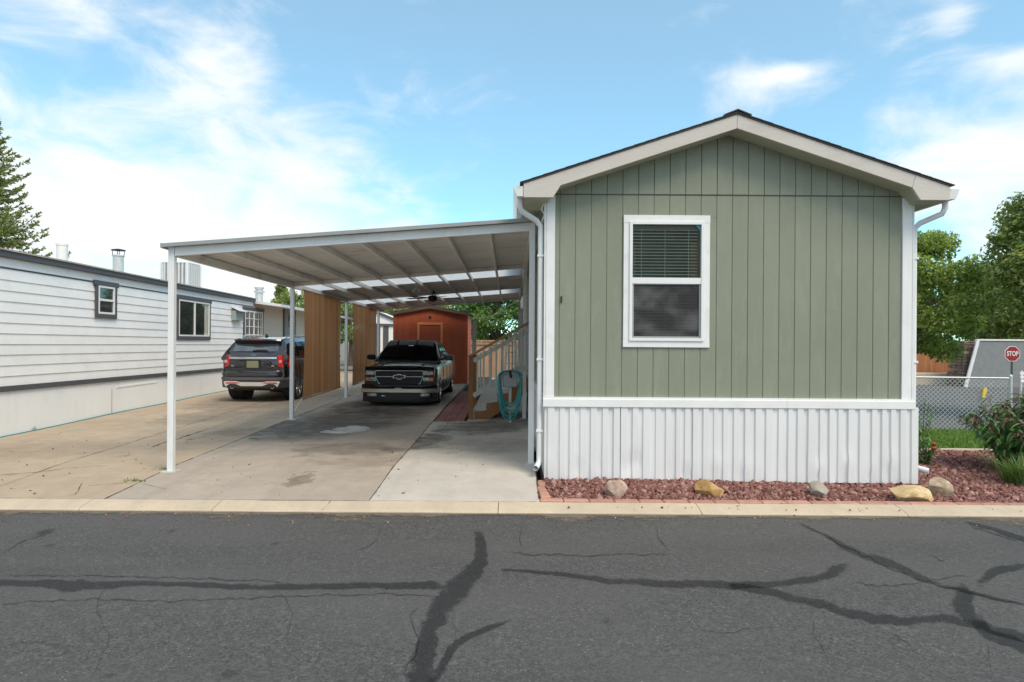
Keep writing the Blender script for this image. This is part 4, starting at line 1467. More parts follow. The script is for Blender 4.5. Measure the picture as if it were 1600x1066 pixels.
def on_roof(u, vtop, out):
    """Point on the roof at distance out behind the wall face, seen in column u; height of row vtop there."""
    a, b = pr(u, vtop)
    k = a / F
    A = TX @ Vector((0, out, 0))
    s = (k * A.y - A.x) / (td.x - k * td.y)
    p = TX @ Vector((s, out, 0))
    return p, H - b * p.y / F


p, z1 = on_roof(97, 381, -1.0)
pz = zr + .08
MB().lathe([(.115, pz - .1), (.115, z1 - .05), (.125, z1 - .045), (.125, z1), (.0, z1 + .01)], (p.x, p.y, 0), n=16).build('vent_pipe', WHITE2, trl, smooth=40)
p, z1 = on_roof(185, 390, -.9)
fl = MB().lathe([(.13, pz - .1), (.13, z1 - .19), (.15, z1 - .18), (.15, z1 - .15), (.05, z1 - .14)], (p.x, p.y, 0), n=16).build('flue', STEEL, trl, smooth=40)
MB().lathe([(.17, z1 - .03), (.17, z1 - .01), (.02, z1 + .02)], (p.x, p.y, 0), n=16).build('flue_cap', BLACKP, trl, smooth=40)
for k in range(4):
    t = k * 1.57 + .7
    MB().tube([(p.x + .13 * math.cos(t), p.y + .13 * math.sin(t), z1 - .15), (p.x + .14 * math.cos(t), p.y + .14 * math.sin(t), z1 - .02)], .008, 6).build('cap_rod', BLACKP, trl)
p, z1 = on_roof(283, 411, -1.9)
LOU = mat('cooler_louvre', (.62, .64, .66), .5, .05)
cool = root('swamp_cooler', (p.x, p.y, zr + .12), 'pale louvred evaporative cooler on the white trailer roof', 'cooler')
cw_ = .46
MB().box(p.x - cw_, p.x + cw_, p.y - cw_, p.y + cw_, zr + .13, zr + .20).build('pan', WHITE2, cool)
MB().box(p.x - cw_, p.x + cw_, p.y - cw_, p.y + cw_, z1 - .05, z1).build('lid', WHITE2, cool, bevel=.01)
MB().box(p.x - cw_ + .04, p.x + cw_ - .04, p.y - cw_ + .04, p.y + cw_ - .04, zr + .19, z1 - .04).build('pads', mat('cooler_pad', (.30, .31, .32), .9), cool)
for sx in (-1, 1):
    for sy in (-1, 1):
        MB().box(p.x + sx * cw_ - .03, p.x + sx * cw_ + .03, p.y + sy * cw_ - .03, p.y + sy * cw_ + .03, zr + .18, z1 - .05).build('corner_post', WHITE2, cool)
for k in range(7):
    o_ = -cw_ + .09 + k * .125
    MB().box(p.x + o_, p.x + o_ + .06, p.y - cw_ - .012, p.y - cw_ + .035, zr + .21, z1 - .06).build('louvre', LOU, cool)
    MB().box(p.x + cw_ - .035, p.x + cw_ + .012, p.y + o_, p.y + o_ + .06, zr + .21, z1 - .06).build('louvre', LOU, cool)
p, z1 = on_roof(405, 449, -.6)
MB().lathe([(.16, zr - .1), (.16, z1 - .24), (.22, z1 - .22), (.22, z1 - .15), (.13, z1 - .14), (.20, z1 - .04), (.20, z1), (.0, z1 + .01)], (p.x, p.y, 0), n=16).build('roof_vent', STEEL, trl, smooth=40)
# green hose lying along the trailer foot
pts = []
for k in range(40):
    s = -4 + k * .5
    p_ = TX @ Vector((s, .05 + .02 * math.sin(s * 1.3), 0))
    pts.append((p_.x, p_.y, gz(p_.x, p_.y) + .010))
tag(MB().tube(pts, .011, 6).build('garden_hose', HOSE), 'thin green hose lying along the foot of the white trailer skirting', 'hose')

# ------------------------------------------------------------------ the red shed behind the truck
sy = 25.2
gs = gz(-3, sy) - .05
shx0, shx1 = P(617, 540, sy).x, P(728, 540, sy).x
sex = P(617, 489, sy).z
spk = P(671, 479.5, sy).z
sheds = root('garden_shed', ((shx0 + shx1) / 2, sy, gs), 'red brown wooden garden shed with low gable roof behind the truck', 'shed')
xm = P(672, 480, sy).x
n = 9
for k in range(n):
    a, c = shx0 + (shx1 - shx0) * k / n, shx0 + (shx1 - shx0) * (k + 1) / n
    zf = lambda x: spk - (spk - sex) * abs(x - xm) / ((shx1 - shx0) / 2)
    top = [(a, zf(a)), (c, zf(c))] if not a < xm < c else [(a, zf(a)), (xm, zf(xm)), (c, zf(c))]
    MB().prism([(c - .004, gs + .06), (a + .004, gs + .06)] + top, 'y', sy, sy + .04).build('wall_board', REDSHED, sheds, bevel=.003)
MB().prism([(shx0 + .02, gs), (shx1 - .02, gs), (shx1 - .02, sex - .04), (xm, spk - .04), (shx0 + .02, sex - .04)], 'y', sy + .041, sy + 3.2).build('core', DARK, sheds)
for k in range(9):
    y0 = sy + .05 + k * .35
    MB().box(shx1 - .019, shx1 + .004, y0, y0 + .344, gs + .04, sex - .03).build('side_board', REDSHED, sheds)
    MB().box(shx0 - .004, shx0 + .019, y0, y0 + .344, gs + .04, sex - .03).build('side_board', REDSHED, sheds)
for X in (shx0, shx1):
    MB().box(X - .07, X + .07, sy - .02, sy - .001, gs + .05, sex - .02).build('corner_trim', REDSHED, sheds)
dx0, dx1, dzt = P(652, 520, sy).x, P(692, 520, sy).x, P(672, 504, sy).z
MB().box(dx0 + .09, dx1 - .09, sy - .012, sy - .001, gs + .1, dzt - .09).build('door', REDSHED, sheds)
for q in ((dx0, dx0 + .09, gs + .1, dzt), (dx1 - .09, dx1, gs + .1, dzt), (dx0 + .09, dx1 - .09, dzt - .09, dzt)):
    MB().box(q[0], q[1], sy - .028, sy - .001, q[2], q[3]).build('door_trim', REDTRIM, sheds)
for s in (-1, 1):
    hw = (shx1 - shx0) / 2 + .16
    drop = (spk - sex) * hw / ((shx1 - shx0) / 2)
    MB().prism([(xm, spk + .02), (xm + s * hw, spk + .02 - drop), (xm + s * hw, spk + .06 - drop), (xm, spk + .06)], 'y', sy - .12, sy + 3.3).build('roof', SHINGLE, sheds)
    MB().prism([(xm + s * .0, spk - .07), (xm + s * hw, spk - .07 - drop), (xm + s * hw, spk + .018 - drop), (xm, spk + .018)], 'y', sy - .125, sy - .09).build('barge_board', DRIP, sheds)
MB().box(P(672, 490, sy).x - .05, P(672, 490, sy).x + .05, sy - .02, sy - .001, P(672, 498, sy).z, P(672, 494, sy).z).build('gable_vent', DARK, sheds)
hw = (shx1 - shx0) / 2 + .16
# white trellis post with a white bin shape beside the shed
tp = P(741, 540, 24.9)
tre = root('shed_corner_post', (tp.x, tp.y, gs), 'pale painted post against the right corner of the red shed', 'post')
MB().box(tp.x - .075, tp.x + .075, tp.y - .05, tp.y + .05, gs - .02, P(741, 501, 24.9).z).build('shaft', POSTW, tre)
for k in range(6):
    z = gs + .3 + k * .4
    MB().box(tp.x - .09, tp.x + .09, tp.y - .056, tp.y - .051, z, z + .05).build('cleat', POSTW, tre)

# pale shed farther back between curtain and red shed
wy = 33.0
wx0, wx1 = P(578, 520, wy).x, P(622, 520, wy).x
wsh = root('white_shed', ((wx0 + wx1) / 2, wy, -.05), 'white shed with charcoal trim seen past the second curtain', 'shed')
MB().prism([(wx0, -.1), (wx1, -.1), (wx1, P(617, 501, wy).z), (P(586, 486, wy).x, P(586, 486, wy).z), (wx0, P(578, 489, wy).z)], 'y', wy, wy + 3).build('wall', TWH, wsh)
MB().bar((wx0, wy - .04, P(578, 507, wy).z), (wx1, wy - .04, P(617, 508.5, wy).z), .05, .12).build('eave_trim', GREYT, wsh)
MB().bar(P(586, 487, wy - .04), P(622, 502, wy - .04), .06, .14).build('rake_trim', GREYT, wsh)
for u in (603, 590):
    MB().box(P(u, 520, wy).x - .14, P(u, 520, wy).x + .14, wy - .03, wy - .002, -.05, P(u, 510, wy).z).build('corner_trim', GREYT, wsh)

# cedar fence across the back
fy = 33.5
f0, f1 = P(733, 540, fy).x, 1.6
fen = root('cedar_fence', ((f0 + f1) / 2, fy, -.05), 'cedar board fence at the back between the red shed and the stairs', 'fence')
zt_ = P(770, 530, fy).z
x = f0
while x < f1:
    MB().box(x, x + .137, fy, fy + .02, -.1, zt_ - .14 + rng.uniform(-.01, .01)).build('board', CEDARP, fen)
    x += .142
MB().box(f0, f1, fy - .03, fy + .04, zt_ - .135, zt_ - .05).build('cap_rail', CEDARP, fen)
MB().box(f0, f1, fy - .045, fy - .002, zt_ - .30, zt_ - .21).build('rail', CEDARP, fen)

# ------------------------------------------------------------------ stairs up to the side door
st = root('entry_stairs', (-.3, 13.9, gz(-.3, 14)), 'wooden entry stairs with white balusters and brown newel beside the green house', 'stairs')
g0 = gz(-.5, 14)
Ys, Ye = 13.82, 15.1
nwx = P(736, 600, Ys).x
MB().box(nwx - .05, nwx + .05, Ys - .05, Ys + .05, g0 - .02, P(736, 556, Ys).z).build('newel', STAIN, st, bevel=.004)
MB().box(nwx - .05, nwx + .05, Ye - .05, Ye + .05, g0 - .02, P(736, 556, Ys).z).build('newel', STAIN, st, bevel=.004)
rise, run, x0 = .185, .245, nwx + .06
GREYP = mat('grey_porch_paint', (.42, .42, .41), .7, .12, 5, .1, 40, dirt=(.2, .18, .15), dirt_amt=.4)
nst = 5
for k in range(nst):
    xa = x0 + k * run
    z = g0 + (k + 1) * rise
    xb = xa + run + .02 if k < nst - 1 else .41
    MB().box(xa - .02, xb, Ys + .02, Ye - .02, z - .035, z).build('tread', GREYP, st, bevel=.004)
    MB().box(xa + .002, xa + .022, Ys + .03, Ye - .03, z - rise + .001, z - .036).build('riser', POSTW, st)
for Y in (Ys - .005, Ye - .03):
    poly = [(x0 + .0, g0 - .01)]
    for k in range(nst):
        poly += [(x0 + k * run + .026, g0 + k * rise + (.0 if k == 0 else 0)), (x0 + k * run + .026, g0 + (k + 1) * rise - .037)]
    poly += [(.40, g0 + nst * rise - .037), (.40, g0 + nst * rise - .30), (x0 + .34, g0 - .01)]
    MB().prism(poly, 'y', Y, Y + .022).build('stringer', STAIN, st)
slope = rise / run
hz = lambda x: P(736, 556, Ys).z + (x - nwx) * (P(825, 506, Ys).z - P(736, 556, Ys).z) / (P(825, 506, Ys).x - nwx)
for Y in (Ys - .03, Ye):
    MB().bar((nwx - .07, Y, hz(nwx - .07) + .02), (.37, Y, hz(.37) + .02), .09, .04).build('handrail', CEDARP, st, bevel=.004)
    MB().bar((nwx + .05, Y, hz(nwx) - .11), (.37, Y, hz(.32) - .11), .035, .09).build('upper_rail', POSTW, st)
    MB().bar((nwx + .05, Y, hz(nwx) - .86), (.37, Y, hz(.32) - .90), .035, .10).build('lower_rail', POSTW, st)
    nb = 9 if Y < 14 else 5
    for k in range(nb):
        X = nwx + .12 + k * (.135 if Y < 14 else .25)
        MB().box(X, X + .04, Y - .042, Y - .019, hz(X) - .93, hz(X) - .02).build('baluster', POSTW, st)
MB().box(.36, .42, Ye + .1, Ye + .18, g0, 3.35).build('wall_post', POSTW, st)

# hose hung on its stand
hy = 13.25
hx = P(797, 620, hy).x
hb = gz(hx, hy)
stand = root('hose_stand', (hx, hy, hb), 'white post hose stand with grey hanger in front of the stairs', 'hose stand')
MB().box(hx - .028, hx + .028, hy - .028, hy + .028, hb - .02, hb + 1.02).build('post', POSTW, stand)
hz_ = P(797, 588, hy).z
MB().tube([(hx - .20, hy - .09, hz_ - .10), (hx - .17, hy - .09, hz_ + .02), (hx - .08, hy - .09, hz_ + .10), (hx + .08, hy - .09, hz_ + .10), (hx + .17, hy - .09, hz_ + .02), (hx + .20, hy - .09, hz_ - .10)], .035, 8).build('hanger', GALV, stand, smooth=50)
MB().box(hx - .15, hx + .15, hy - .125, hy - .030, hz_ - .22, hz_ + .04).build('back_plate', GALV, stand, bevel=.02)
MB().tube([(hx, hy - .15, hz_ + .13), (hx, hy - .15, hz_ + .06), (hx + .02, hy - .17, hz_ - .02)], .028, 8).build('tap', BLACKP, stand, smooth=50)
pts = []
turns = 6
N = 40
for i in range(turns * N + 1):
    t = i / N
    ph = 2 * math.pi * t
    k = int(t)
    wob = nz(k * 3.1, 1.7)
    w = .19 + .012 * ((k * 5) % 6) + .02 * wob + .01 * math.sin(ph * 2 + k)
    lo = .40 + .045 * ((k * 5) % 6) + .02 * nz(k * 5.3, 8.2)
    up = .0
    z = hz_ + .02 + (math.cos(ph) * .10 if math.cos(ph) > 0 else math.cos(ph) * (lo * 1.45))
    pts.append((hx + w * math.copysign(abs(math.sin(ph)) ** (1.0 if math.cos(ph) > 0 else .72), math.sin(ph)) + .015 * wob, hy - .075 - .022 * ((k * 2) % 5) + .01 * math.sin(ph * 3 + k), max(z, hb + .02)))
tag(MB().tube(pts, .0155, 7).build('coiled_hose', HOSE, smooth=60), 'coiled teal garden hose hanging on the stand beside the stairs', 'hose')

# clutter seen through the balusters
lad = root('step_ladder', (.0, 16.3, gz(0, 16)), 'white step ladder standing behind the stair railing', 'ladder')
for sx in (-.2, .2):
    MB().bar((-.02 + sx, 16.1, g0), (-.02 + sx * .6, 16.35, g0 + 1.65), .05, .03, (0, 1, 0)).build('rail', WHITE2, lad)
    MB().bar((-.02 + sx, 16.75, g0), (-.02 + sx * .6, 16.40, g0 + 1.62), .04, .03, (0, 1, 0)).build('rear_leg', WHITE2, lad)
for k in range(1, 6):
    q = k / 6
    MB().box(-.02 - .2 + .08 * q, -.02 + .2 - .08 * q, 16.1 + .25 * q - .04, 16.1 + .25 * q + .05, g0 + 1.65 * q, g0 + 1.65 * q + .03).build('step', WHITE2, lad)
MB().tube([P(745, 497, 25.0), P(775, 490, 21.0) + Vector((0, 0, -.1)), P(803, 473, 17.0)], .014, 6)
cb = [P(744, 497, 25.2), P(762, 496, 22.5), P(782, 487, 19.5), P(802, 474, 17.0), Vector((.41, 16.5, P(802, 474, 17).z + .1))]
tag(MB().tube([Vector(c) for c in spline([tuple(c) for c in cb], .6)], .014, 6).build('cable', WHITE2), 'pale cable sagging from the red shed to the green house', 'cable')
lt = P(802, 470, 16.0)
prl = root('porch_lamp', (.41, 16.0, lt.z), 'white porch light on the side wall of the green house', 'lamp')
MB().lathe([(.05, -.22), (.09, -.18), (.10, .0), (.06, .10), (.02, .12)], (.30, 16.0, lt.z), n=14).build('shade', WHITE2, prl, smooth=40)
MB().bar((.30, 16.0, lt.z + .11), (.42, 16.0, lt.z + .14), .03, .03).build('bracket', WHITE2, prl)

# ------------------------------------------------------------------ vehicles
def loft(stations, prof):
    """Closed hull from stations along y; prof(y, *data) gives the right half outline from bottom centre to top centre."""
    rings = []
    for stn_ in stations:
        half = prof(*stn_)
        y = stn_[0]
        ring_ = [(x, y + (p[2] if len(p) > 2 else 0), z) for p in half for x, z in [(p[0], p[1])]]
        left = [(-x, yy, z) for (x, yy, z) in reversed(ring_[1:-1])]
        rings.append(ring_ + left)
    return MB().rings(rings)


def bowed(yz, hw, bend, n=16, power=3, x0=None, rise=0.):
    """An outline in (y, z) swept across the car, bowed back towards the corners."""
    rings = []
    x0 = -hw if x0 is None else x0
    for i in range(n + 1):
        x = x0 + (hw - x0) * i / n
        d = bend * (abs(x) / max(hw, abs(x0))) ** power
        rings.append([(x, y + d, z + rise * (abs(x) / hw) ** 2) for y, z in yz])
    return MB().rings(rings)


def wheel(car, x, y, r, w, out, rimr, spokes=5, lug=True):
    wh = bpy.data.objects.new('wheel', None)
    COL.objects.link(wh)
    wh.parent = car
    ORG[wh.name] = Vector((0, 0, 0))
    s = out
    MB().lathe([(rimr, -w / 2), (r - .03, -w / 2), (r, -w / 2 + .03), (r, w / 2 - .03), (r - .03, w / 2), (rimr, w / 2), (rimr, -w / 2)], (x, y, r), 'x', 30).build('tyre', RUB, wh, smooth=35)
    mb = MB().lathe([(rimr - .03, s * w * .1), (rimr, s * w * .1), (rimr + .004, s * w * .5), (rimr - .025, s * w * .5), (rimr - .03, s * w * .1)], (x, y, r), 'x', 30)
    mb.lathe([(.07, s * w * .15), (.07, s * w * .42), (.02, s * w * .46), (.0, s * w * .46)], (x, y, r), 'x', 16)
    for k in range(spokes):
        t = 2 * math.pi * k / spokes + .3
        c, q = math.cos(t), math.sin(t)
        mb.bar((x + s * w * .38, y + c * .05, r + q * .05), (x + s * w * .36, y + c * (rimr - .012), r + q * (rimr - .012)), .075, .03, (s, 0, 0))
    mb.build('rim', RIM, wh, smooth=35)
    MB().lathe([(.0, s * w * .02), (rimr - .03, s * w * .02), (rimr - .03, s * w * .08), (.0, s * w * .08)], (x, y, r), 'x', 24).build('brake_disc', GREYT, wh)


# ---- the black pickup truck, nose towards the camera; local x right, y backwards, z up
TD = 16.5
tq = P(623, 600, TD)
trk = root('pickup_truck', (tq.x, TD, gz(-2.9, 17.5)), 'black lowered pickup truck with chrome grille facing out under the carport', 'truck', local=True)
TS = [  # y, half width, z bottom, z shoulder, z top centre
    (.16, .88, .30, .86, .90), (.26, .93, .26, .93, .985), (.60, .955, .22, 1.00, 1.05), (1.0, .965, .20, 1.035, 1.085), (1.45, .97, .20, 1.06, 1.12), (1.9, .975, .20, 1.08, 1.12), (3.9, .975, .20, 1.09, 1.12), (4.0, .975, .20, 1.13, 1.14), (5.45, .965, .22, 1.13, 1.14), (5.55, .93, .28, 1.12, 1.13)]


def tprof(y, w, z0, zs, zc):
    return [(0, z0), (w * .80, z0), (w * .95, z0 + .05), (w * .985, z0 + .22), (w, .60), (w * .995, zs - .28), (w * .975, zs - .10), (w * .93, zs - .015), (w * .86, zs + .012), (w * .55, (zs + zc) / 2 + .012), (w * .52, zc + .004), (w * .25, zc + .012), (0, zc + .012)]


body = loft(TS, tprof).build('body', CAR2, trk)
WR = .365
WY = (.98, 4.55)
boolean(body, [MB().lathe([(.0, -.5), (.425, -.5), (.425, .5), (0., .5)], (sx * 1.15, wy_, WR + .02), 'x', 28) for sx in (-1, 1) for wy_ in WY])
boolean(body, [MB().box(-.76, .76, 4.08, 5.44, .62, 1.5)])
for p_ in body.data.polygons:
    p_.use_smooth = True
body.data.set_sharp_from_angle(angle=R(32))
for sx in (-1, 1):
    for wy_ in WY:
        wheel(trk, sx * .84, wy_, WR, .25, sx, .265, 6)
        MB().lathe([(.36, -.02), (.42, -.02), (.42, .16), (.36, .16)], (sx * .66, wy_, WR + .02), 'x', 24).build('wheel_well', BLACKP, trk)
# cab
CS = [(1.42, 1.125, .80), (1.60, 1.24, .79), (2.22, 1.62, .70), (2.34, 1.66, .685), (2.9, 1.69, .68), (3.6, 1.67, .685), (3.72, 1.63, .69), (3.95, 1.125, .78)]
zbelt = 1.10


def cprof(y, zt_, wt):
    wb = .92
    f = max(.02, (zt_ - zbelt) / .56)
    wt2 = wb + (wt - wb) * min(1, f)
    return [(0, zbelt - .02), (wb, zbelt - .02), (wb, zbelt), (wb + (wt2 - wb) * .5, zbelt + (zt_ - zbelt) * .45), (wt2 + .01, zt_ - .06 * min(1, f)), (wt2 - .05, zt_ - .012 * f), (wt2 - .2, zt_ + .01 * f), (0, zt_ + .02 * f)]


loft(CS, cprof).build('cab', CAR2, trk, smooth=32)
# windscreen on the cab's slope
def slope_pt(y):
    for a, b_ in zip(CS, CS[1:]):
        if a[0] <= y <= b_[0]:
            t = (y - a[0]) / (b_[0] - a[0])
            return a[1] + (b_[1] - a[1]) * t
    return CS[-1][1]


def panel(fn, nu, nv, th, name, m, par):
    """A curved pane: fn(s, t) on the surface, thickened outwards along th."""
    mb = MB()
    g1 = [Vector(fn(i / nu, j / nv)) for j in range(nv + 1) for i in range(nu + 1)]
    th = Vector(th)
    q = lambda i, j: j * (nu + 1) + i
    N_ = len(g1)
    fs = []
    for j in range(nv):
        for i in range(nu):
            f = (q(i, j), q(i + 1, j), q(i + 1, j + 1), q(i, j + 1))
            fs += [f, tuple(N_ + k for k in reversed(f))]
    edge = [q(i, 0) for i in range(nu)] + [q(nu, j) for j in range(nv)] + [q(i, nv) for i in range(nu, 0, -1)] + [q(0, j) for j in range(nv, 0, -1)]
    for k in range(len(edge)):
        a, b_ = edge[k], edge[(k + 1) % len(edge)]
        fs.append((a, N_ + a, N_ + b_, b_))
    mb.add([p + th for p in g1] + [p - th * .5 for p in g1], fs)
    return mb.build(name, m, par, smooth=40)


def wsf(s, t):
    y = 1.53 + (2.31 - 1.53) * t
    hw = .83 + (.655 - .83) * t
    x = (2 * s - 1) * hw
    z = slope_pt(y) + .028 * min(1, .2 + t) + .002
    return (x, y + .05 * (abs(2 * s - 1) ** 2.2) * .6 - .015, z - .006 * abs(2 * s - 1) ** 3)


panel(wsf, 12, 6, (0, -.016, .022), 'windscreen', DGLASS, trk)
for sx in (-1, 1):
    def sidep(y, z, sx=sx):
        zt_ = slope_pt(y)
        f = min(1, max(.02, (1.66 - zbelt) / .56))
        t = (z - zbelt) / .56
        return (sx * (.928 - .235 * t), y, z)
    for poly in ([(1.80, 1.15), (2.62, 1.15), (2.62, 1.58), (2.34, 1.575)], [(2.72, 1.15), (3.55, 1.15), (3.50, 1.57), (2.72, 1.58)]):
        vs = [Vector(sidep(*q)) for q in poly]
        o_ = Vector((sx * .012, 0, .004))
        MB().add([v + o_ for v in vs] + [v - o_ for v in vs], [(0, 1, 2, 3), (7, 6, 5, 4), (0, 4, 5, 1), (1, 5, 6, 2), (2, 6, 7, 3), (3, 7, 4, 0)]).build('side_window', DGLASS, trk)
    MB().box(min(sx * .965, sx * .99), max(sx * .965, sx * .99), 2.45, 2.60, .97, 1.0).build('door_handle', CHROME, trk, bevel=.004)
    for yy in (1.72, 2.67, 3.62):
        MB().box(min(sx * .965, sx * .9785), max(sx * .965, sx * .9785), yy, yy + .008, .34, .98).build('door_seam', BLACKP, trk)
    mi = bpy.data.objects.new('mirror', None)
    COL.objects.link(mi)
    mi.parent = trk
    ORG[mi.name] = Vector((0, 0, 0))
    MB().bar((sx * .90, 1.86, 1.16), (sx * 1.03, 1.84, 1.19), .05, .06).build('arm', BLACKP, mi)
    rg = []
    for (q, k) in ((-.055, .72), (-.03, .95), (.03, 1.0), (.06, .92)):
        rg.append([(sx * 1.115 + .125 * k * math.copysign(abs(math.cos(t)) ** .6, math.cos(t)), 1.84 + q, 1.215 + .085 * k * math.copysign(abs(math.sin(t)) ** .6, math.sin(t))) for t in [i * math.pi / 8 for i in range(16)]])
    MB().rings(rg).build('housing', CAR2, mi, smooth=40)
    MB().box(sx * 1.115 - .10, sx * 1.115 + .10, 1.901, 1.905, 1.15, 1.28).build('mirror_glass', CHROME, mi)
    # head lamp above, indicator lamp below
    xs_ = sorted((sx * .615, sx * .885))
    MB().prism([(xs_[0], .80), (xs_[1], .80), (xs_[1] - (.02 if sx > 0 else 0), .895), (xs_[0] + (.02 if sx < 0 else 0), .905)], 'y', .085, .20).build('headlight', LENS, trk, bevel=.008)
    MB().box(xs_[0], xs_[1], .092, .2, .775, .797).build('lamp_divider', BLACKP, trk)
    xa, xb = (sx * .605, sx * .76), (sx * .763, sx * .885)
    MB().box(min(xa), max(xa), .09, .2, .635, .735).build('running_lamp', LENS, trk, bevel=.008)
    MB().box(min(xb), max(xb), .095, .2, .64, .735).build('indicator_lamp', AMBER, trk, bevel=.008)
    MB().box(min(sx * .56, sx * .80), max(sx * .56, sx * .80), -.045, .06, .255, .33).build('fog_lamp', LENS, trk, bevel=.01)
    MB().prism([(sx * .60, .245), (sx * .90, .25), (sx * .90, .925), (sx * .60, .945)], 'y', .10, .30).build('lamp_surround', CAR2, trk)
# grille
GRB = mat('black_grille_mesh', (.006, .006, .006), .6, .1)
MB().prism([(-.60, .90), (-.60, .76), (-.53, .60), (-.48, .565), (.48, .565), (.53, .60), (.60, .76), (.60, .90)], 'y', .11, .25).build('grille_insert', GRB, trk)
for k in range(9):
    z = .60 + k * .034
    MB().box(-.53 if z < .7 else -.585, .53 if z < .7 else .585, .100, .112, z, z + .010).build('grille_bar', BLACKP, trk)
fr_ = [(-.615, .905), (-.615, .755), (-.55, .60), (-.49, .55), (.49, .55), (.55, .60), (.615, .755), (.615, .905), (-.615, .905)]
mb = MB()
for a, c in zip(fr_, fr_[1:]):
    mb.tube([(a[0], .085, a[1]), (c[0], .085, c[1])], .014, 8)
mb.build('grille_frame', CHROMED, trk, smooth=50)
MB().box(-.61, .61, .060, .10, .740, .768).build('grille_crossbar', CHROMED, trk, bevel=.008)
bt_ = [(-.145, -.022), (-.135, .038), (-.055, .038), (-.05, .058), (.05, .058), (.055, .038), (.150, .038), (.135, -.030), (.055, -.030), (.05, -.058), (-.05, -.058), (-.055, -.030), (-.145, -.030)]
MB().prism([(x * 1.12, .755 + z * 1.2) for x, z in bt_], 'y', .036, .062).build('emblem_rim', CHROMED, trk)
MB().prism([(x * .92, .755 + z * .85) for x, z in bt_], 'y', .028, .037).build('emblem', BLACKP, trk)
# bug shield on the bonnet's edge, bumper, valance
bowed([(.06, .945), (.04, .99), (.10, 1.035), (.14, 1.03), (.12, .95)], .90, .10, 18, 3, rise=-.03).build('bug_deflector', CAR2, trk, smooth=40)
bowed([(-.055, .44), (-.075, .535), (-.03, .565), (.22, .565), (.22, .44)], .985, .20, 18, 4).build('bumper_top', CAR2, trk, smooth=40, bevel=.01)
MB().prism([(-.30, .558), (-.26, .51), (.26, .51), (.30, .558)], 'y', -.082, -.05).build('bumper_notch', BLACKP, trk)
bowed([(-.070, .34), (-.092, .36), (-.092, .445), (-.06, .46), (.2, .46), (.2, .34)], .992, .20, 18, 4).build('bumper_strip', mat('brushed_bumper', (.46, .42, .37), .30, .05, metal=.9), trk, smooth=40)
MB().box(-.12, .12, -.10, -.05, .43, .475).build('bumper_notch_plate', CHROME, trk, bevel=.02)
bowed([(-.04, .10), (-.06, .2), (-.05, .338), (.25, .338), (.25, .10)], .965, .24, 18, 4).build('valance', BLACKP, trk, smooth=40)
MB().tube([(-.42, -.09, .27), (-.34, -.10, .27), (-.34, -.06, .25)], .016, 6).build('tow_hook', STEEL, trk)
MB().tube([(-.06, 1.60, 1.24), (-.62, 1.70, 1.275)], .010, 6).build('wiper', BLACKP, trk)
MB().tube([(.62, 1.60, 1.24), (.06, 1.70, 1.285)], .010, 6).build('wiper', BLACKP, trk)
for sx in (-1, 1):
    MB().prism([(sx * .50, .62), (sx * .60, .62), (sx * .52, .80)], 'z', 1.058, 1.074).build('bonnet_vent', BLACKP, trk)
MB().box(-.07, .07, 1.985, 1.995, 1.505, 1.55).build('rear_mirror', CHROME, trk)
MB().box(-.93, .93, 5.50, 5.60, .36, .54).build('rear_bumper', CHROME, trk, bevel=.02)
for sx in (-1, 1):
    MB().box(min(sx * .80, sx * .93), max(sx * .80, sx * .93), 5.52, 5.575, .70, 1.08).build('tail_lamp', RED, trk)

# ---- the black SUV, tail towards the camera
ED = 17.8
eq = P(394, 600, ED)
suv = root('suv', (eq.x, ED, gz(-7.2, 18.7)), 'black SUV with chrome tailgate bar parked beside the white trailer', 'suv', local=True)
ES = [(.10, .86, .50, 1.16), (.20, .915, .42, 1.20), (.45, .955, .34, 1.225), (.9, .975, .26, 1.23), (1.9, .98, .24, 1.22), (3.2, .975, .24, 1.18), (3.8, .965, .25, 1.13), (4.5, .93, .27, 1.04), (4.85, .84, .34, .94), (4.98, .62, .42, .82)]


def eprof(y, w, z0, zs):
    return [(0, z0), (w * .84, z0), (w * .955, z0 + .06), (w * .99, z0 + .22), (w, .72), (w * .985, zs - .20), (w * .965, zs - .06), (w * .92, zs - .005), (w * .8, zs + .02), (0, zs + .03)]


eb = loft(ES, eprof).build('body', CAR1, suv)
EWR, EWY = .385, (1.02, 3.88)
boolean(eb, [MB().lathe([(.0, -.5), (.44, -.5), (.44, .5), (0., .5)], (sx * 1.17, wy_, EWR), 'x', 28) for sx in (-1, 1) for wy_ in EWY])
for p_ in eb.data.polygons:
    p_.use_smooth = True
eb.data.set_sharp_from_angle(angle=R(32))
for sx in (-1, 1):
    for wy_ in EWY:
        wheel(suv, sx * .84, wy_, EWR, .25, sx, .26, 5)
        MB().lathe([(.37, -.02), (.435, -.02), (.435, .16), (.37, .16)], (sx * .67, wy_, EWR), 'x', 24).build('wheel_well', BLACKP, suv)
CE = [(.14, 1.24, .0), (.24, 1.42, .35), (.48, 1.72, .92), (.62, 1.775, 1.0), (1.2, 1.83, 1.0), (2.0, 1.845, 1.0), (2.8, 1.80, 1.0), (3.1, 1.73, .95), (3.9, 1.20, 0.)]


def eprof2(y, zt_, f):
    wb = .925
    wt = wb + (.70 - wb) * f
    b0 = 1.19
    h = zt_ - b0
    return [(0, b0 - .02), (wb, b0 - .02), (wb, b0 + .02), (wb + (wt - wb) * .55, b0 + h * .5), (wt + .012, zt_ - .07 * max(f, .15)), (wt - .05, zt_ - .015 * f), (wt - .22, zt_ + .008), (0, zt_ + .016)]


loft(CE, eprof2).build('greenhouse', CAR1, suv, smooth=32)


def etop(y):
    for a, b_ in zip(CE, CE[1:]):
        if a[0] <= y <= b_[0]:
            return a[1] + (b_[1] - a[1]) * (y - a[0]) / (b_[0] - a[0])


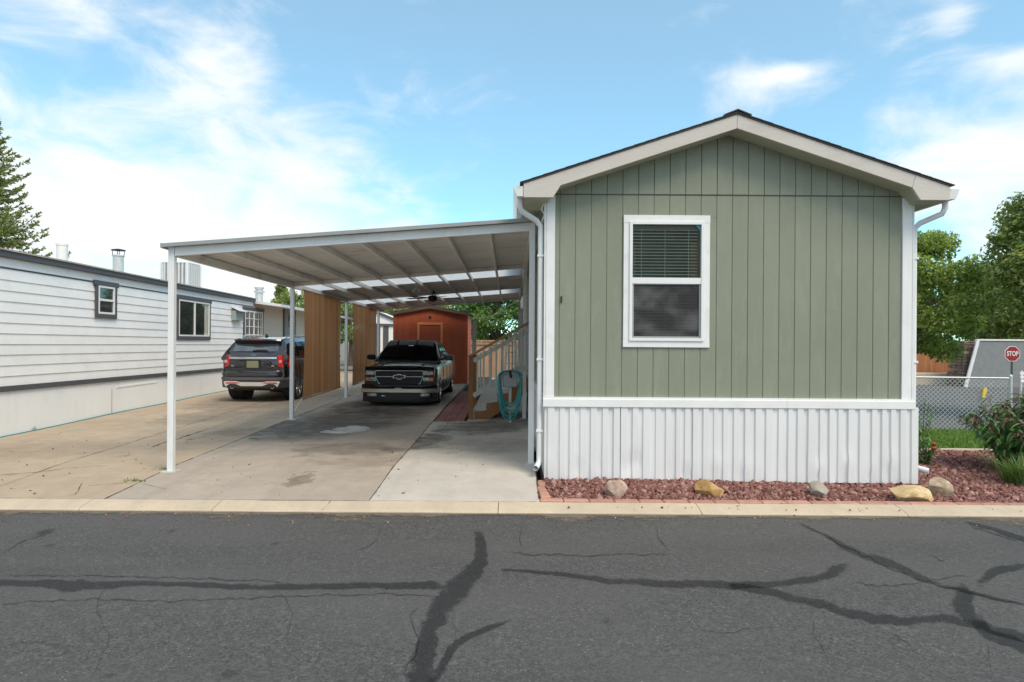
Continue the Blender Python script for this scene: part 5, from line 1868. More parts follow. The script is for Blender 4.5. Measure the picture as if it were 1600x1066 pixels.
def rwf(s, t):
    z = 1.395 + .285 * t
    y = .225 + (z - 1.40) / (1.72 - 1.42) * .24
    hw = .745 - .10 * t
    q = 2 * s - 1
    return (q * hw, y - .004 + .05 * abs(q) ** 3, z + .012)


panel(rwf, 12, 5, (0, -.016, .012), 'rear_window', RGLASS, suv)
MB().tube([(.02, .215, 1.455), (.30, .215, 1.46)], .014, 6).build('rear_wiper', BLACKP, suv)
MB().box(-.07, .36, .196, .235, 1.425, 1.452).build('wiper_arm', BLACKP, suv)
bowed([(.40, 1.70), (.26, 1.735), (.28, 1.775), (.62, 1.81), (.62, 1.73)], .66, .10, 14, 3, rise=-.02).build('spoiler', CAR1, suv, smooth=40)
bowed([(.34, 1.66), (.27, 1.732), (.44, 1.732), (.46, 1.66)], .65, .10, 14, 3, rise=-.02).build('spoiler_underside', BLACKP, suv)
MB().box(-.14, .14, .240, .30, 1.735, 1.762).build('brake_light', RED, suv)
MB().tube([(0, .95, 1.82), (0, 1.02, 1.90), (0, 1.10, 1.84)], .025, 6).build('antenna', BLACKP, suv)
for sx in (-1, 1):
    MB().tube([(sx * .655, .75, 1.775), (sx * .66, .85, 1.835), (sx * .665, 1.5, 1.875), (sx * .665, 2.5, 1.86), (sx * .66, 2.85, 1.80)], .018, 8).build('roof_rail', CHROME if sx > 0 else STEEL, suv, smooth=40)
    def sp(y, z, sx=sx):
        t = (z - 1.21) / .60
        return Vector((sx * (.932 - .222 * t), y, z))
    for poly in ([(.42, 1.30), (1.05, 1.27), (1.15, 1.67), (.66, 1.655)], [(1.15, 1.27), (2.05, 1.26), (2.05, 1.70), (1.25, 1.685)], [(2.14, 1.26), (3.35, 1.25), (2.85, 1.66), (2.14, 1.70)]):
        vs = [sp(*q) for q in poly]
        o_ = Vector((sx * .022, 0, .006))
        MB().add([v + o_ for v in vs] + [v - o_ for v in vs], [(0, 1, 2, 3), (7, 6, 5, 4), (0, 4, 5, 1), (1, 5, 6, 2), (2, 6, 7, 3), (3, 7, 4, 0)]).build('side_window', DGLASS, suv)
    # wrap-round tail lamp: a chunky C with a pale middle
    o3 = [(sx * .665, .065, 1.30), (sx * .80, .085, 1.32), (sx * .935, .26, 1.30), (sx * .945, .34, 1.16), (sx * .94, .27, 1.0), (sx * .83, .09, .965), (sx * .675, .068, 1.01)]
    rings = [[Vector(p_) for p_ in o3], [Vector(p_) + Vector((-sx * .06, .14, 0)) for p_ in o3]]
    MB().rings(rings).build('tail_lamp', RED, suv, bevel=.012)
    MB().prism([(sx * .72, 1.09), (sx * .79, 1.10), (sx * .795, 1.18), (sx * .725, 1.18)], 'y', .052, .075).build('reverse_lamp', mat('pale_red_lens', (.75, .30, .28), .15, .2, coat=.6), suv, bevel=.004)
    MB().tube([(sx * .56, .00, .43), (sx * .56, .16, .43)], .050, 14).build('exhaust_tip', CHROME, suv, smooth=40)
    MB().tube([(sx * .56, -.003, .43), (sx * .56, -.001, .43)], .040, 14).build('exhaust_mouth', BLACKP, suv)
    MB().bar((sx * .92, 3.35, 1.24), (sx * 1.04, 3.33, 1.27), .05, .06).build('mirror_arm', BLACKP, suv)
    MB().box(min(sx * 1.0, sx * 1.17), max(sx * 1.0, sx * 1.17), 3.27, 3.37, 1.22, 1.37).build('mirror', CAR1, suv, bevel=.03)
    for yy in (1.1, 2.1, 3.2):
        MB().box(min(sx * .965, sx * .9815), max(sx * .965, sx * .9815), yy, yy + .008, .40, 1.05).build('door_seam', BLACKP, suv)
    for yy in (1.25, 2.28):
        MB().box(min(sx * .96, sx * .995), max(sx * .96, sx * .995), yy, yy + .16, 1.06, 1.085).build('door_handle', CAR1, suv, bevel=.004)
# tailgate with chrome bar, plate and creases
tg = bowed([(.045, .90), (.035, 1.05), (.045, 1.20), (.10, 1.30), (.215, 1.405), (.30, 1.405), (.30, .90)], .80, .06, 16, 3).build('tailgate', CAR1, suv, smooth=35)
bowed([(.005, 1.205), (.000, 1.235), (.012, 1.262), (.06, 1.262), (.06, 1.205)], .66, .045, 16, 3).build('chrome_bar', CHROME, suv, smooth=50)
MB().prism([(-.23, .93), (.23, .93), (.20, 1.19), (-.20, 1.19)], 'y', .020, .05).build('plate_recess', BLACKP, suv)
MB().box(-.165, .165, .008, .019, .965, 1.155).build('licence_plate', mat('olive_plate', (.20, .215, .13), .5, .08), suv, bevel=.003)
for sx in (-1, 1):
    MB().prism([(sx * .25, .955), (sx * .54, .955), (sx * .50, 1.15), (sx * .38, 1.18)], 'y', .022, .045).build('tailgate_crease', CAR1, suv, bevel=.008)
mb = MB().lathe([(.0, .082), (.085, .082), (.085, .10), (.0, .10)], (0, 0, 0), 'y', 24)
mb.v = [(x, y, 1.315 + z * .42) for x, y, z in mb.v]
mb.build('oval_badge', mat('blue_badge', (.12, .17, .28), .25, .1, metal=.5), suv, smooth=40)
for a, c in ((-.60, -.52), (.48, .60)):
    MB().box(a, c, .022, .03, 1.005, 1.03).build('badge_letters', CHROME, suv)
bowed([(.03, .70), (-.03, .72), (-.04, .80), (.0, .885), (.08, .905), (.4, .905), (.4, .70)], .975, .33, 20, 5).build('bumper_upper', CAR1, suv, smooth=35)
bowed([(-.02, .60), (-.055, .62), (-.055, .685), (-.02, .70), (.4, .70), (.4, .60)], .985, .34, 20, 5).build('bumper_step', GREYT, suv, smooth=35)
bowed([(-.005, .40), (-.035, .45), (-.045, .60), (.4, .60), (.4, .40)], .97, .34, 20, 5).build('bumper_lower', mat('dark_grey_plastic', (.045, .045, .05), .55, .1), suv, smooth=35)
SILV = mat('silver_bumper_plastic', (.60, .57, .54), .38, .06, metal=.35)
MB().prism([(-.72, .43), (-.78, .56), (-.74, .592), (-.42, .592), (-.32, .565), (.32, .565), (.42, .592), (.74, .592), (.78, .56), (.72, .43), (.62, .51), (.46, .52), (.30, .455), (-.30, .455), (-.46, .52), (-.62, .51)], 'y', -.052, .02).build('skid_plate', SILV, suv, bevel=.006)
for sx in (-1, 1):
    MB().prism([(sx * .70, .525), (sx * .70, .562), (sx * .36, .562), (sx * .32, .54)], 'y', -.060, -.04).build('reflector', RED, suv)
bowed([(.10, .33), (.04, .40), (.5, .40), (.5, .33)], .80, .2, 12, 4).build('undertray', BLACKP, suv)
MB().box(-.75, .75, .5, 1.4, .30, .42).build('rear_axle_cover', BLACKP, suv)

# ------------------------------------------------------------------ planting bed: edging bricks, red rock, boulders
def bz(x, y):                                             # bed surface
    z = -.045 + .055 * sm(y, 7.42, 8.2) - .045 * sm(x, 1.0, 5.5) + .03 * sm(y, 8.4, 10.5)
    return z + .018 * nz(x * 1.1, y * 1.1)


bed = MB().grid(lambda a, b: (.40 + 13.6 * a, 7.33 + 3.6 * b, bz(.40 + 13.6 * a, 7.33 + 3.6 * b) - .022), 60, 24)
tag(bed.build('planting_bed', mat('bed_soil', (.13, .065, .055), .95, .3, 20, .5, 60), fix=False), kind='structure')
edge = root('brick_edging', (4.5, 7.36, -.05), 'row of salmon edging bricks between the red rock bed and the kerb', 'edging')
x = .335
k = 0
while x < 11:
    L = .285 * rng.uniform(.93, 1.05)
    y0 = 7.298 + .008 * nz(x * 2) + rng.uniform(-.004, .006)
    t = rng.uniform(-.012, .012)
    zt_ = -.022 + .006 * nz(x * .8) - .012 * sm(x, 2, 7)
    mb = MB().box(0, L - .006, 0, .115, -.10, 0)
    mb.v = [(x + a * math.cos(t) - b * math.sin(t), y0 + .008 + a * math.sin(t) + b, zt_ + c) for a, b, c in mb.v]
    mb.build('brick', BRICK, edge, bevel=.010)
    x += L
for (xx, yy, tt) in ((.405, 7.425, .06), (.385, 7.70, .12), (.375, 7.96, -.1)):
    mb = MB().box(-.058, .058, 0, .255, -.10, 0)
    mb.v = [(xx + a * math.cos(tt) - b * math.sin(tt), yy + a * math.sin(tt) + b * math.cos(tt), .0 + .02 * sm(yy, 7.4, 8) + c) for a, b, c in mb.v]
    mb.build('brick', BRICK, edge, bevel=.012)

rs = np.random.RandomState(5)


def chips(pts, size, name, m, label=None, cat=None):
    """Angular stones: jittered boxes, one mesh."""
    n = len(pts)
    base = np.array([(x, y, z) for z in (-1, 1) for y in (-1, 1) for x in (-1, 1)], float)
    V = base[None] * (1 + rs.uniform(-.45, .35, (n, 8, 3)))
    S = rs.uniform(.40, 1.0, (n, 1, 3)) * (size * np.clip(rs.lognormal(0, .42, (n, 1, 1)), .4, 2.4))
    V *= S
    q = rs.normal(size=(n, 4))
    q /= np.linalg.norm(q, axis=1)[:, None]
    w, x, y, z = q.T
    Rm = np.stack([1 - 2 * (y * y + z * z), 2 * (x * y - z * w), 2 * (x * z + y * w), 2 * (x * y + z * w), 1 - 2 * (x * x + z * z), 2 * (y * z - x * w), 2 * (x * z - y * w), 2 * (y * z + x * w), 1 - 2 * (x * x + y * y)], 1).reshape(n, 3, 3)
    V = np.einsum('nij,nkj->nki', Rm, V) + np.array(pts)[:, None]
    fq = np.array([(0, 2, 3, 1), (4, 5, 7, 6), (0, 1, 5, 4), (1, 3, 7, 5), (3, 2, 6, 7), (2, 0, 4, 6)])
    Fc = (fq[None] + (np.arange(n) * 8)[:, None, None]).reshape(-1, 4)
    o = np_mesh(name, V.reshape(-1, 3), Fc, m)
    return o


def np_mesh(name, V, Fc, m, parent=None):
    me = bpy.data.meshes.new(name)
    if parent is not None:
        V = V - np.array(ORG.get(parent.name, Vector((0, 0, 0))))
    k = Fc.shape[1]
    me.vertices.add(len(V))
    me.vertices.foreach_set('co', np.ascontiguousarray(V, dtype=np.float32).ravel())
    me.loops.add(Fc.size)
    me.loops.foreach_set('vertex_index', Fc.astype(np.int32).ravel())
    me.polygons.add(len(Fc))
    me.polygons.foreach_set('loop_start', np.arange(0, Fc.size, k, dtype=np.int32))
    me.polygons.foreach_set('loop_total', np.full(len(Fc), k, dtype=np.int32))
    me.update()
    me.validate()
    me.materials.append(m)
    o = bpy.data.objects.new(name, me)
    COL.objects.link(o)
    if parent is not None:
        o.parent = parent
        ORG[o.name] = ORG.get(parent.name, Vector((0, 0, 0)))
    return o


pts = []
while len(pts) < 34000:
    x, y = rng.uniform(.44, 10.4), rng.uniform(7.43, 10.72)
    if x < XR + .02 and y > YW - .035:
        continue
    if x > 9.2 and rng.random() < .5:
        continue
    pts.append((x, y, bz(x, y) + rng.uniform(-.008, .012)))
for k in range(1500):
    x, y, z = pts[rng.randrange(len(pts))]
    pts.append((x, y, z + .012))
tag(chips(pts, .0165, 'red_rock', GRAVEL), 'red crushed rock spread over the planting bed', 'gravel', None, 'stuff')


def boulder(u, v, w, h, d, m, seed, label, tilt=0., flat=.24):
    """w, h, d in metres; (u, v) its middle on the bed."""
    p = P(u, v, d)
    bm = bmesh.new()
    bmesh.ops.create_icosphere(bm, subdivisions=4, radius=1)
    r2 = random.Random(seed)
    planes = [(Vector((r2.gauss(0, 1), r2.gauss(0, 1), r2.gauss(0, .8))).normalized(), r2.uniform(.62, .9)) for _ in range(11)]
    for vt in bm.verts:
        c = vt.co.copy()
        for nr, dd in planes:
            e = c.dot(nr) - dd
            if e > 0:
                c -= nr * e * .97
        c *= 1 + .07 * noise.noise(c * 2.3 + Vector((seed, 0, 0))) + .045 * noise.noise(c * 7 + Vector((0, seed, 0)))
        vt.co = Matrix.Rotation(tilt, 3, 'Y') @ Vector((c.x * w / 1.7, c.y * w / 2.1, c.z * h / 1.6))
    me = bpy.data.meshes.new('boulder')
    bm.to_mesh(me)
    bm.free()
    for f in me.polygons:
        f.use_smooth = True
    me.set_sharp_from_angle(angle=R(22))
    me.materials.append(m)
    o = bpy.data.objects.new('boulder', me)
    COL.objects.link(o)
    low = min(q.co.z for q in me.vertices)
    o.location = (p.x, d, bz(p.x, d) - low - h * flat)
    tag(o, label, 'boulder', 'boulders on the red rock bed')


SAND = stone_mat('sandstone', (.34, .17, .05), (.64, .42, .19), 9, .06)
PINKS = stone_mat('pink_stone', (.30, .18, .13), (.62, .50, .42), 11, .06)
GREYS = stone_mat('grey_stone', (.27, .24, .20), (.42, .38, .33), 7, .06)
BUFF = stone_mat('buff_stone', (.40, .26, .11), (.70, .56, .34), 9, .06)
TANS = stone_mat('tan_stone', (.24, .16, .10), (.60, .49, .36), 11, .06)
boulder(963, 769, .24, .20, 7.62, PINKS, 3, 'pinkish angular boulder leftmost in the red rock bed', .1)
boulder(1108, 767, .29, .21, 7.66, SAND, 8, 'orange sandstone boulder below the house window', .25)
boulder(1277, 766, .215, .17, 7.72, GREYS, 12, 'rounded grey boulder in the middle of the skirting', 0, .12)
boulder(1421, 774, .42, .21, 7.62, BUFF, 21, 'large flat buff boulder below the right house corner', .04)
boulder(1467, 766, .28, .24, 7.86, TANS, 30, 'tan angular boulder just right of the large buff one', .45)

pts = []
for k in range(420):
    x = rng.uniform(-9, 9)
    pts.append((x, 7.02 - abs(rng.gauss(0, .22)) - .012, ROADZ + .004))
for k in range(90):
    x = rng.uniform(.4, 9)
    pts.append((x, rng.uniform(7.05, 7.29), -.045))
for k in range(160):
    x, y = rng.uniform(-8.5, .2), rng.uniform(7.4, 12)
    pts.append((x, y, gz(x, y) + .003))
tag(chips(pts, .0065, 'loose_grit', GRAVEL), 'loose grit and stone chips along the kerb and driveway', 'grit', None, 'stuff')

# ------------------------------------------------------------------ lawn and its concrete edge
le = MB()
for k in range(6):
    x0 = 5.4 + k * 1.2
    MB().box(x0, x0 + 1.19, 10.74, 10.90, -.12, .035).build('lawn_edge', KERB) if False else le.box(x0, x0 + 1.19, 10.74, 10.90, -.12, .030 - .002 * k)
eg = le.build('lawn_edging', KERB)
tag(eg, 'pale concrete edging strip between red rock and lawn', 'edging')
gl = lambda x, y: .0 - .10 * sm(y, 11.2, 14.2)
lw = MB().grid(lambda a, b: (5.3 + 9 * a, 10.9 + 3.6 * b, gl(0, 10.9 + 3.6 * b) - .01), 24, 12)
tag(lw.build('lawn', mat('lawn_soil', (.07, .12, .02), .95, .3, 6), fix=False), kind='structure')


def blades(n, fn, h, w, name, m, par=None, lean=.5, seg=2):
    V, Fc = [], []
    x, y, z = fn(n)
    a = rs.uniform(0, 6.283, n)
    hh = h * rs.uniform(.5, 1.1, n)
    ln = lean * rs.uniform(.1, 1, n) * hh
    dx_, dy_ = np.cos(a), np.sin(a)
    sx, sy_ = -dy_ * w / 2, dx_ * w / 2
    b = np.stack([x, y, z], 1)
    s = np.stack([sx, sy_, np.zeros(n)], 1)
    mid = b + np.stack([dx_ * ln * .35, dy_ * ln * .35, hh * .62], 1)
    tip = b + np.stack([dx_ * ln, dy_ * ln, hh], 1)
    V = np.stack([b - s, b + s, mid + s * .8, mid - s * .8, tip + s * .12, tip - s * .12], 1).reshape(-1, 3)
    f = np.array([(0, 1, 2, 3), (3, 2, 4, 5)])
    Fc = (f[None] + (np.arange(n) * 6)[:, None, None]).reshape(-1, 4)
    return np_mesh(name, V, Fc, m, par)


def lawnfn(n):
    x, y = rs.uniform(5.6, 11.5, n), rs.uniform(10.9, 14.1, n)
    return x, y, np.array([gl(0, q) - .01 for q in y])


tag(blades(42000, lawnfn, .075, .010, 'grass', GRASS, None, .8), 'bright green lawn grass before the chain link fence', 'grass', None, 'stuff')

# ------------------------------------------------------------------ chain link fence
cf = root('chain_link_fence', (8, 14.1, -.12), 'galvanised chain link fence along the back of the lawn', 'fence')
fa, fb = Vector((5.0, 14.25, -.11)), Vector((P(1582, 600, 13.7).x, 13.75, -.11))
ft = 1.185
dd = (fb - fa)
fl_ = dd.length
du_ = dd.normalized()
mb = MB()
step = .098
wr = .0052
hgt = ft - .04
nn = int(fl_ / step)
for s in (-1, 1):
    for k in range(-int(hgt / step) - 2, nn + int(hgt / step) + 2):
        a0, a1 = k * step, k * step + s * hgt
        z0, z1 = .03, .03 + hgt
        lo, hi = 0., 1.
        for e in (0, fl_):
            pass
        t0, t1 = 0., 1.
        if s > 0:
            t0, t1 = max(0, -a0 / hgt), min(1, (fl_ - a0) / hgt)
        else:
            t0, t1 = max(0, (a0 - fl_) / hgt), min(1, a0 / hgt)
        if t1 - t0 < .02:
            continue
        p = fa + du_ * (a0 + s * hgt * t0) + Vector((0, s * .003, z0 + hgt * t0))
        q = fa + du_ * (a0 + s * hgt * t1) + Vector((0, s * .003, z0 + hgt * t1))
        mb.tube([p, q], wr, 4, False)
o = mb.build('mesh', STEEL, cf, fix=False)
o['kind'] = 'stuff'
MB().tube([fa + Vector((0, 0, ft)), fb + Vector((0, 0, ft))], .021, 10).build('top_rail', STEEL, cf, smooth=50)
for q in (0, .5, 1):
    p = fa + dd * q
    r_ = .034 if q == 1 else .026
    MB().tube([p + Vector((0, .03 if q < 1 else 0, -.1)), p + Vector((0, .03 if q < 1 else 0, ft + .03))], r_, 12).build('post', STEEL, cf, smooth=50)
    MB().lathe([(r_ + .005, 0), (r_ + .005, .03), (r_ * .7, .055), (.0, .065)], p + Vector((0, .03 if q < 1 else 0, ft + .02)), n=12).build('post_cap', STEEL, cf, smooth=50)
ym = P(1546, 612, 13.6)
tag(MB().prism([(ym.x - .05, ym.z - .14), (ym.x + .01, ym.z - .15), (ym.x + .06, ym.z + .04), (ym.x + .03, ym.z + .09), (ym.x - .02, ym.z + .03)], 'y', 13.74, 13.77).build('yellow_marker', YELLOW), 'yellow plastic marker on the chain link fence near its end post', 'marker')

# ------------------------------------------------------------------ across the side street
wy = 31.0
lwz = P(1470, 582, wy).z
low = MB().box(P(1400, 580, wy).x, P(1497, 580, wy).x, wy - .8, wy - .2, -.2, lwz)
tag(low.build('low_wall', KERB, bevel=.02), 'low pale concrete wall in front of the far cedar fence', 'wall')
ff = root('far_fence', (P(1460, 570, wy).x, wy, -.1), 'orange cedar fence across the side street left of the stone pillar', 'fence')
x = P(1390, 570, wy).x
zt_ = P(1465, 552, wy).z
while x < P(1494, 570, wy).x:
    w = .14
    MB().box(x, x + w - .006, wy, wy + .02, -.15, zt_ + rng.uniform(-.06, .05)).build('board', CEDAR, ff)
    x += w
MB().box(P(1390, 570, wy).x, P(1494, 570, wy).x, wy + .021, wy + .06, 1.2, 1.3).build('rail', CEDAR, ff)
wy = 29.5
pil = root('stone_pillar', (P(1508, 570, wy).x, wy, -.12), 'brown stacked stone pillar beside the grey slanted wall', 'pillar')
px0, px1 = P(1495, 570, wy).x, P(1523, 570, wy).x
pz1 = P(1508, 533, wy).z
MB().box(px0 + .04, px1 - .04, wy - .41, wy + .41, -.2, pz1 - .02).build('core', DARK, pil)
PST = stone_mat('pillar_stone', (.15, .10, .08), (.34, .25, .20), 6, .35)
z = -.15
while z < pz1 - .05:
    h = rng.uniform(.10, .17)
    x = px0
    while x < px1 - .03:
        w = min(rng.uniform(.18, .34), px1 - x)
        MB().box(x + .006, x + w - .006, wy - .46 + rng.uniform(0, .03), wy - .30, z + .006, min(z + h - .006, pz1)).build('stone', PST, pil, bevel=.015)
        x += w
    y = wy - .30
    while y < wy + .42:
        w = rng.uniform(.2, .34)
        MB().box(px0 - rng.uniform(0, .03), px0 + .10, y + .006, y + w - .006, z + .006, min(z + h - .006, pz1)).build('stone', PST, pil, bevel=.015)
        y += w
    z += h
# grey slanted wall with white border
gy = 28.8
g0_, g1_ = P(1513, 596, gy), P(1529, 531, gy)
GREYW = mat('grey_textured_panel', (.235, .245, .255), .8, .12, 4, .3, 60)
gw = root('slanted_wall', (P(1570, 590, gy).x, gy, -.12), 'grey slanted panel wall with white border behind the stop sign', 'wall')
xr_ = P(1760, 560, gy).x
zb_ = -.15
xb_ = g0_.x - .06
MB().prism([(xb_, zb_), (xr_, zb_), (xr_, g1_.z - .04), (g1_.x + .03, g1_.z - .04)], 'y', gy, gy + .10).build('panel', GREYW, gw)
MB().bar((xb_ - .06, gy - .012, zb_), (g1_.x - .02, gy - .012, g1_.z + .02), .06, .26, (0, -1, 0)).build('border', WHITE, gw) if False else MB().prism([(xb_ - .15, zb_), (xb_ - .002, zb_), (g1_.x + .03, g1_.z - .042), (g1_.x - .10, g1_.z - .042)], 'y', gy - .04, gy + .03).build('border', WHITE, gw)
MB().box(g1_.x - .10, xr_, gy - .04, gy + .10, g1_.z - .04, g1_.z + .03).build('border', WHITE, gw)

# stop sign
sy_ = 25.0
s_c = P(1582, 553, sy_)
sign = root('stop_sign', (s_c.x, sy_, -.12), 'red octagonal stop sign on a dark post across the side street', 'sign')
rr = .318
octo = lambda r: [(s_c.x + r * math.cos(math.pi / 8 + k * math.pi / 4), s_c.z + r * math.sin(math.pi / 8 + k * math.pi / 4)) for k in range(8)]
MB().prism(octo(rr), 'y', sy_, sy_ + .012).build('border', WHITE, sign)
face = MB().prism(octo(rr * .93), 'y', sy_ - .004, sy_ - .0005).build('face', mat('sign_red', (.30, .008, .02), .4, .08), sign)
MB().box(s_c.x - .03, s_c.x + .03, sy_ + .013, sy_ + .05, -.2, s_c.z + .2).build('post', mat('dark_green_post', (.05, .07, .06), .6), sign)
fc = bpy.data.curves.new('legend', 'FONT')
fc.body = 'STOP'
fc.size = .27
fc.align_x, fc.align_y = 'CENTER', 'CENTER'
fc.extrude = .002
fc.offset = .006
tmp = bpy.data.objects.new('tmp', fc)
COL.objects.link(tmp)
bpy.context.view_layer.update()
me = bpy.data.meshes.new_from_object(tmp.evaluated_get(bpy.context.evaluated_depsgraph_get()))
bpy.data.objects.remove(tmp)
me.materials.append(WHITE)
lg = bpy.data.objects.new('legend', me)
COL.objects.link(lg)
lg.parent = sign
lg.rotation_euler = (R(90), 0, 0)
lg.location = (0, -.0075, s_c.z + .12)
lg.scale = (.70, .95, 1)
# white bench end at the picture edge
bp = P(1601, 600, 22.0)
bn = root('white_bench', (bp.x + .4, 22.0, -.12), 'white slatted bench at the right picture edge', 'bench')
for k in range(3):
    MB().box(bp.x - .16, bp.x + 1.2, 21.96 + .02 * k, 21.985 + .02 * k, bp.z + .06 + k * .13, bp.z + .15 + k * .13).build('back_slat', WHITE, bn)
    MB().box(bp.x - .12, bp.x + 1.2, 21.52 + .14 * k, 21.63 + .14 * k, bp.z - .08, bp.z - .05).build('seat_slat', WHITE, bn)
for xx in (bp.x - .10, bp.x + 1.1):
    MB().bar((xx, 21.55, -.13), (xx + .02, 21.6, bp.z - .08), .05, .05, (0, 1, 0)).build('leg', WHITE, bn)
    MB().bar((xx, 22.05, -.13), (xx + .02, 22.03, bp.z + .45), .05, .05, (0, 1, 0)).build('leg', WHITE, bn)
vg = MB().grid(lambda a, b: (P(1592, 600, 21 + 4 * b).x + 12 * a, 21 + 4 * b, -.105), 8, 4)
tag(vg.build('verge', mat('verge_grass', (.07, .12, .025), .95, .3, 3), fix=False), kind='structure')

# ------------------------------------------------------------------ trees and plants
def leafcloud(C, n, size, name, m, par, up=.5, aspect=.55, jit=.12):
    """C: list of (centre, radius). Folded leaf-shaped quads spread in the clumps."""
    cen = np.array([c for c, r in C])
    rad = np.array([r for c, r in C])
    pk = rs.choice(len(C), n, p=rad ** 2 / (rad ** 2).sum())
    d = rs.normal(size=(n, 3))
    d /= np.linalg.norm(d, axis=1)[:, None]
    rr_ = rs.uniform(.25, 1, n) ** .5
    pos = cen[pk] + d * (rad[pk] * rr_)[:, None] * np.array([1, 1, .78])
    nrm = d * .6 + rs.normal(size=(n, 3)) * .7 + np.array([0, 0, up])
    nrm /= np.linalg.norm(nrm, axis=1)[:, None]
    ax = rs.normal(size=(n, 3)) + d * .8 + np.array([0, 0, -.35])
    ax -= nrm * (ax * nrm).sum(1)[:, None]
    ax /= np.linalg.norm(ax, axis=1)[:, None]
    bx_ = np.cross(nrm, ax)
    s = size * rs.uniform(.6, 1.25, n)[:, None]
    V = np.stack([pos - ax * s * .5, pos + bx_ * s * aspect * .5 - nrm * s * .08, pos + ax * s * .5, pos - bx_ * s * aspect * .5 - nrm * s * .08], 1).reshape(-1, 3)
    Fc = (np.array([(0, 1, 2, 3)])[None] + (np.arange(n) * 4)[:, None, None]).reshape(-1, 4)
    return np_mesh(name, V, Fc, m, par)


def tree(base, h, crown_c, crown_r, nclump, nleaf, lsize, m, label, cl_r=(.25, .6), seed=1, trunk_r=.14, name='leafy_tree', group=None, low=None):
    r2 = random.Random(seed)
    t = root(name, base, label, 'tree', group)
    b = Vector(base)
    cc, cr = Vector(crown_c), Vector(crown_r)
    top = cc + Vector((0, 0, cr.z * .5))
    mid = b.lerp(top, .5) + Vector((r2.uniform(-.1, .1), r2.uniform(-.1, .1), 0)) * h * .2
    MB().tube([b - Vector((0, 0, .1)), b.lerp(mid, .5), mid, top], [trunk_r * 1.25, trunk_r, trunk_r * .75, trunk_r * .2], 9).build('trunk', BARK, t, smooth=60)
    C = []
    br = MB()
    for k in range(nclump):
        while True:
            q = Vector((r2.uniform(-1, 1), r2.uniform(-1, 1), r2.uniform(-1, 1)))
            if .3 < q.length < 1:
                break
        q = q.normalized() * (q.length ** .45)
        edge_ = 1 + .22 * noise.noise(q * 2.2 + Vector((seed, 0, 0)))
        p = cc + Vector((q.x * cr.x, q.y * cr.y, q.z * cr.z)) * edge_
        if low is not None and p.z < low:
            p.z = low + r2.uniform(0, .4)
        C.append((tuple(p), r2.uniform(*cl_r)))
        if k % 2 == 0:
            st_ = b.lerp(top, r2.uniform(.35, .9))
            mp = st_.lerp(p, .55) + Vector((0, 0, -.06 * (p - st_).length))
            br.tube([st_, mp, p], [trunk_r * .32, trunk_r * .18, .008], 5, False)
    br.build('limb', BARK, t, fix=False)
    leafcloud(C, nleaf, lsize, 'crown', m, t)
    return t


def at(u, v, D):
    return tuple(P(u, v, D))


c = P(1416, 466, 19.0)
tree((c.x, 19.0, -.12), 5, tuple(c), (1.95, 1.7, 2.0), 110, 26000, .125, LEAF1, 'leafy green tree standing directly right of the green house', (.28, .55), 4, .10, low=1.62)
c = P(1700, 388, 16.0)
tree((c.x + .3, 16.0, -.12), 6, tuple(c), (1.65, 1.7, 2.0), 90, 22000, .13, LEAF2, 'tall leafy tree cut by the right picture edge', (.3, .6), 9, .13, low=1.9)
c = P(1560, 478, 40.0)
tree((c.x, 40.0, -.2), 7, (c.x, 40, c.z + .1), (3.0, 2.4, 2.3), 100, 20000, .24, LEAF3, 'pale hazy tree far behind the grey slanted wall', (.5, 1.0), 14, .2, low=1.9)
c = P(1625, 490, 36.0)
tree((c.x, 36.0, -.2), 7, (c.x, 36, c.z + .3), (2.8, 2.4, 2.6), 90, 18000, .22, LEAF2, 'bushy green tree behind the stop sign', (.5, 1.0), 15, .2, low=2.0)
c = P(1452, 520, 44.0)
tree((c.x, 44.0, -.2), 7, (c.x, 44, c.z + .1), (3.2, 2.4, 3.0), 70, 14000, .24, LEAFD, 'dark tree behind the orange cedar fence', (.5, 1.0), 16, .2, low=1.2)
c = P(775, 500, 38.0)
tree((c.x, 38.0, -.1), 6, (c.x + .2, 38, c.z - .1), (2.6, 1.8, 2.3), 90, 17000, .21, LEAFD, 'dark green tree behind the cedar fence beyond the stairs', (.4, .8), 23, .16, low=.8)
c = P(712, 480, 40.0)
tree((c.x, 40.0, -.1), 6, (c.x, 40, c.z - .2), (2.4, 1.8, 1.7), 60, 10000, .22, LEAF1, 'light green tree just above the red shed roof', (.4, .8), 24, .16, low=1.0)
c = P(625, 478, 39.0)
tree((c.x, 39.0, -.1), 6, (c.x, 39, c.z - .3), (2.6, 1.8, 1.5), 60, 10000, .22, LEAF2, 'yellow green tree behind the white shed', (.4, .8), 25, .16, low=1.0)
c = P(548, 495, 48.0)
tree((c.x, 48.0, -.1), 6, (c.x, 48, c.z + .2), (3.2, 2.0, 2.3), 70, 12000, .26, LEAF3, 'distant tree seen between the two brown curtains', (.5, .9), 26, .16, low=.6)
c = P(490, 500, 56.0)
tree((c.x, 56.0, -.1), 6, (c.x, 56, c.z + .2), (3.6, 2.0, 2.2), 60, 9000, .30, LEAF2, 'far tree beyond the porch roof of the white trailer', (.5, .9), 27, .16, low=.6)


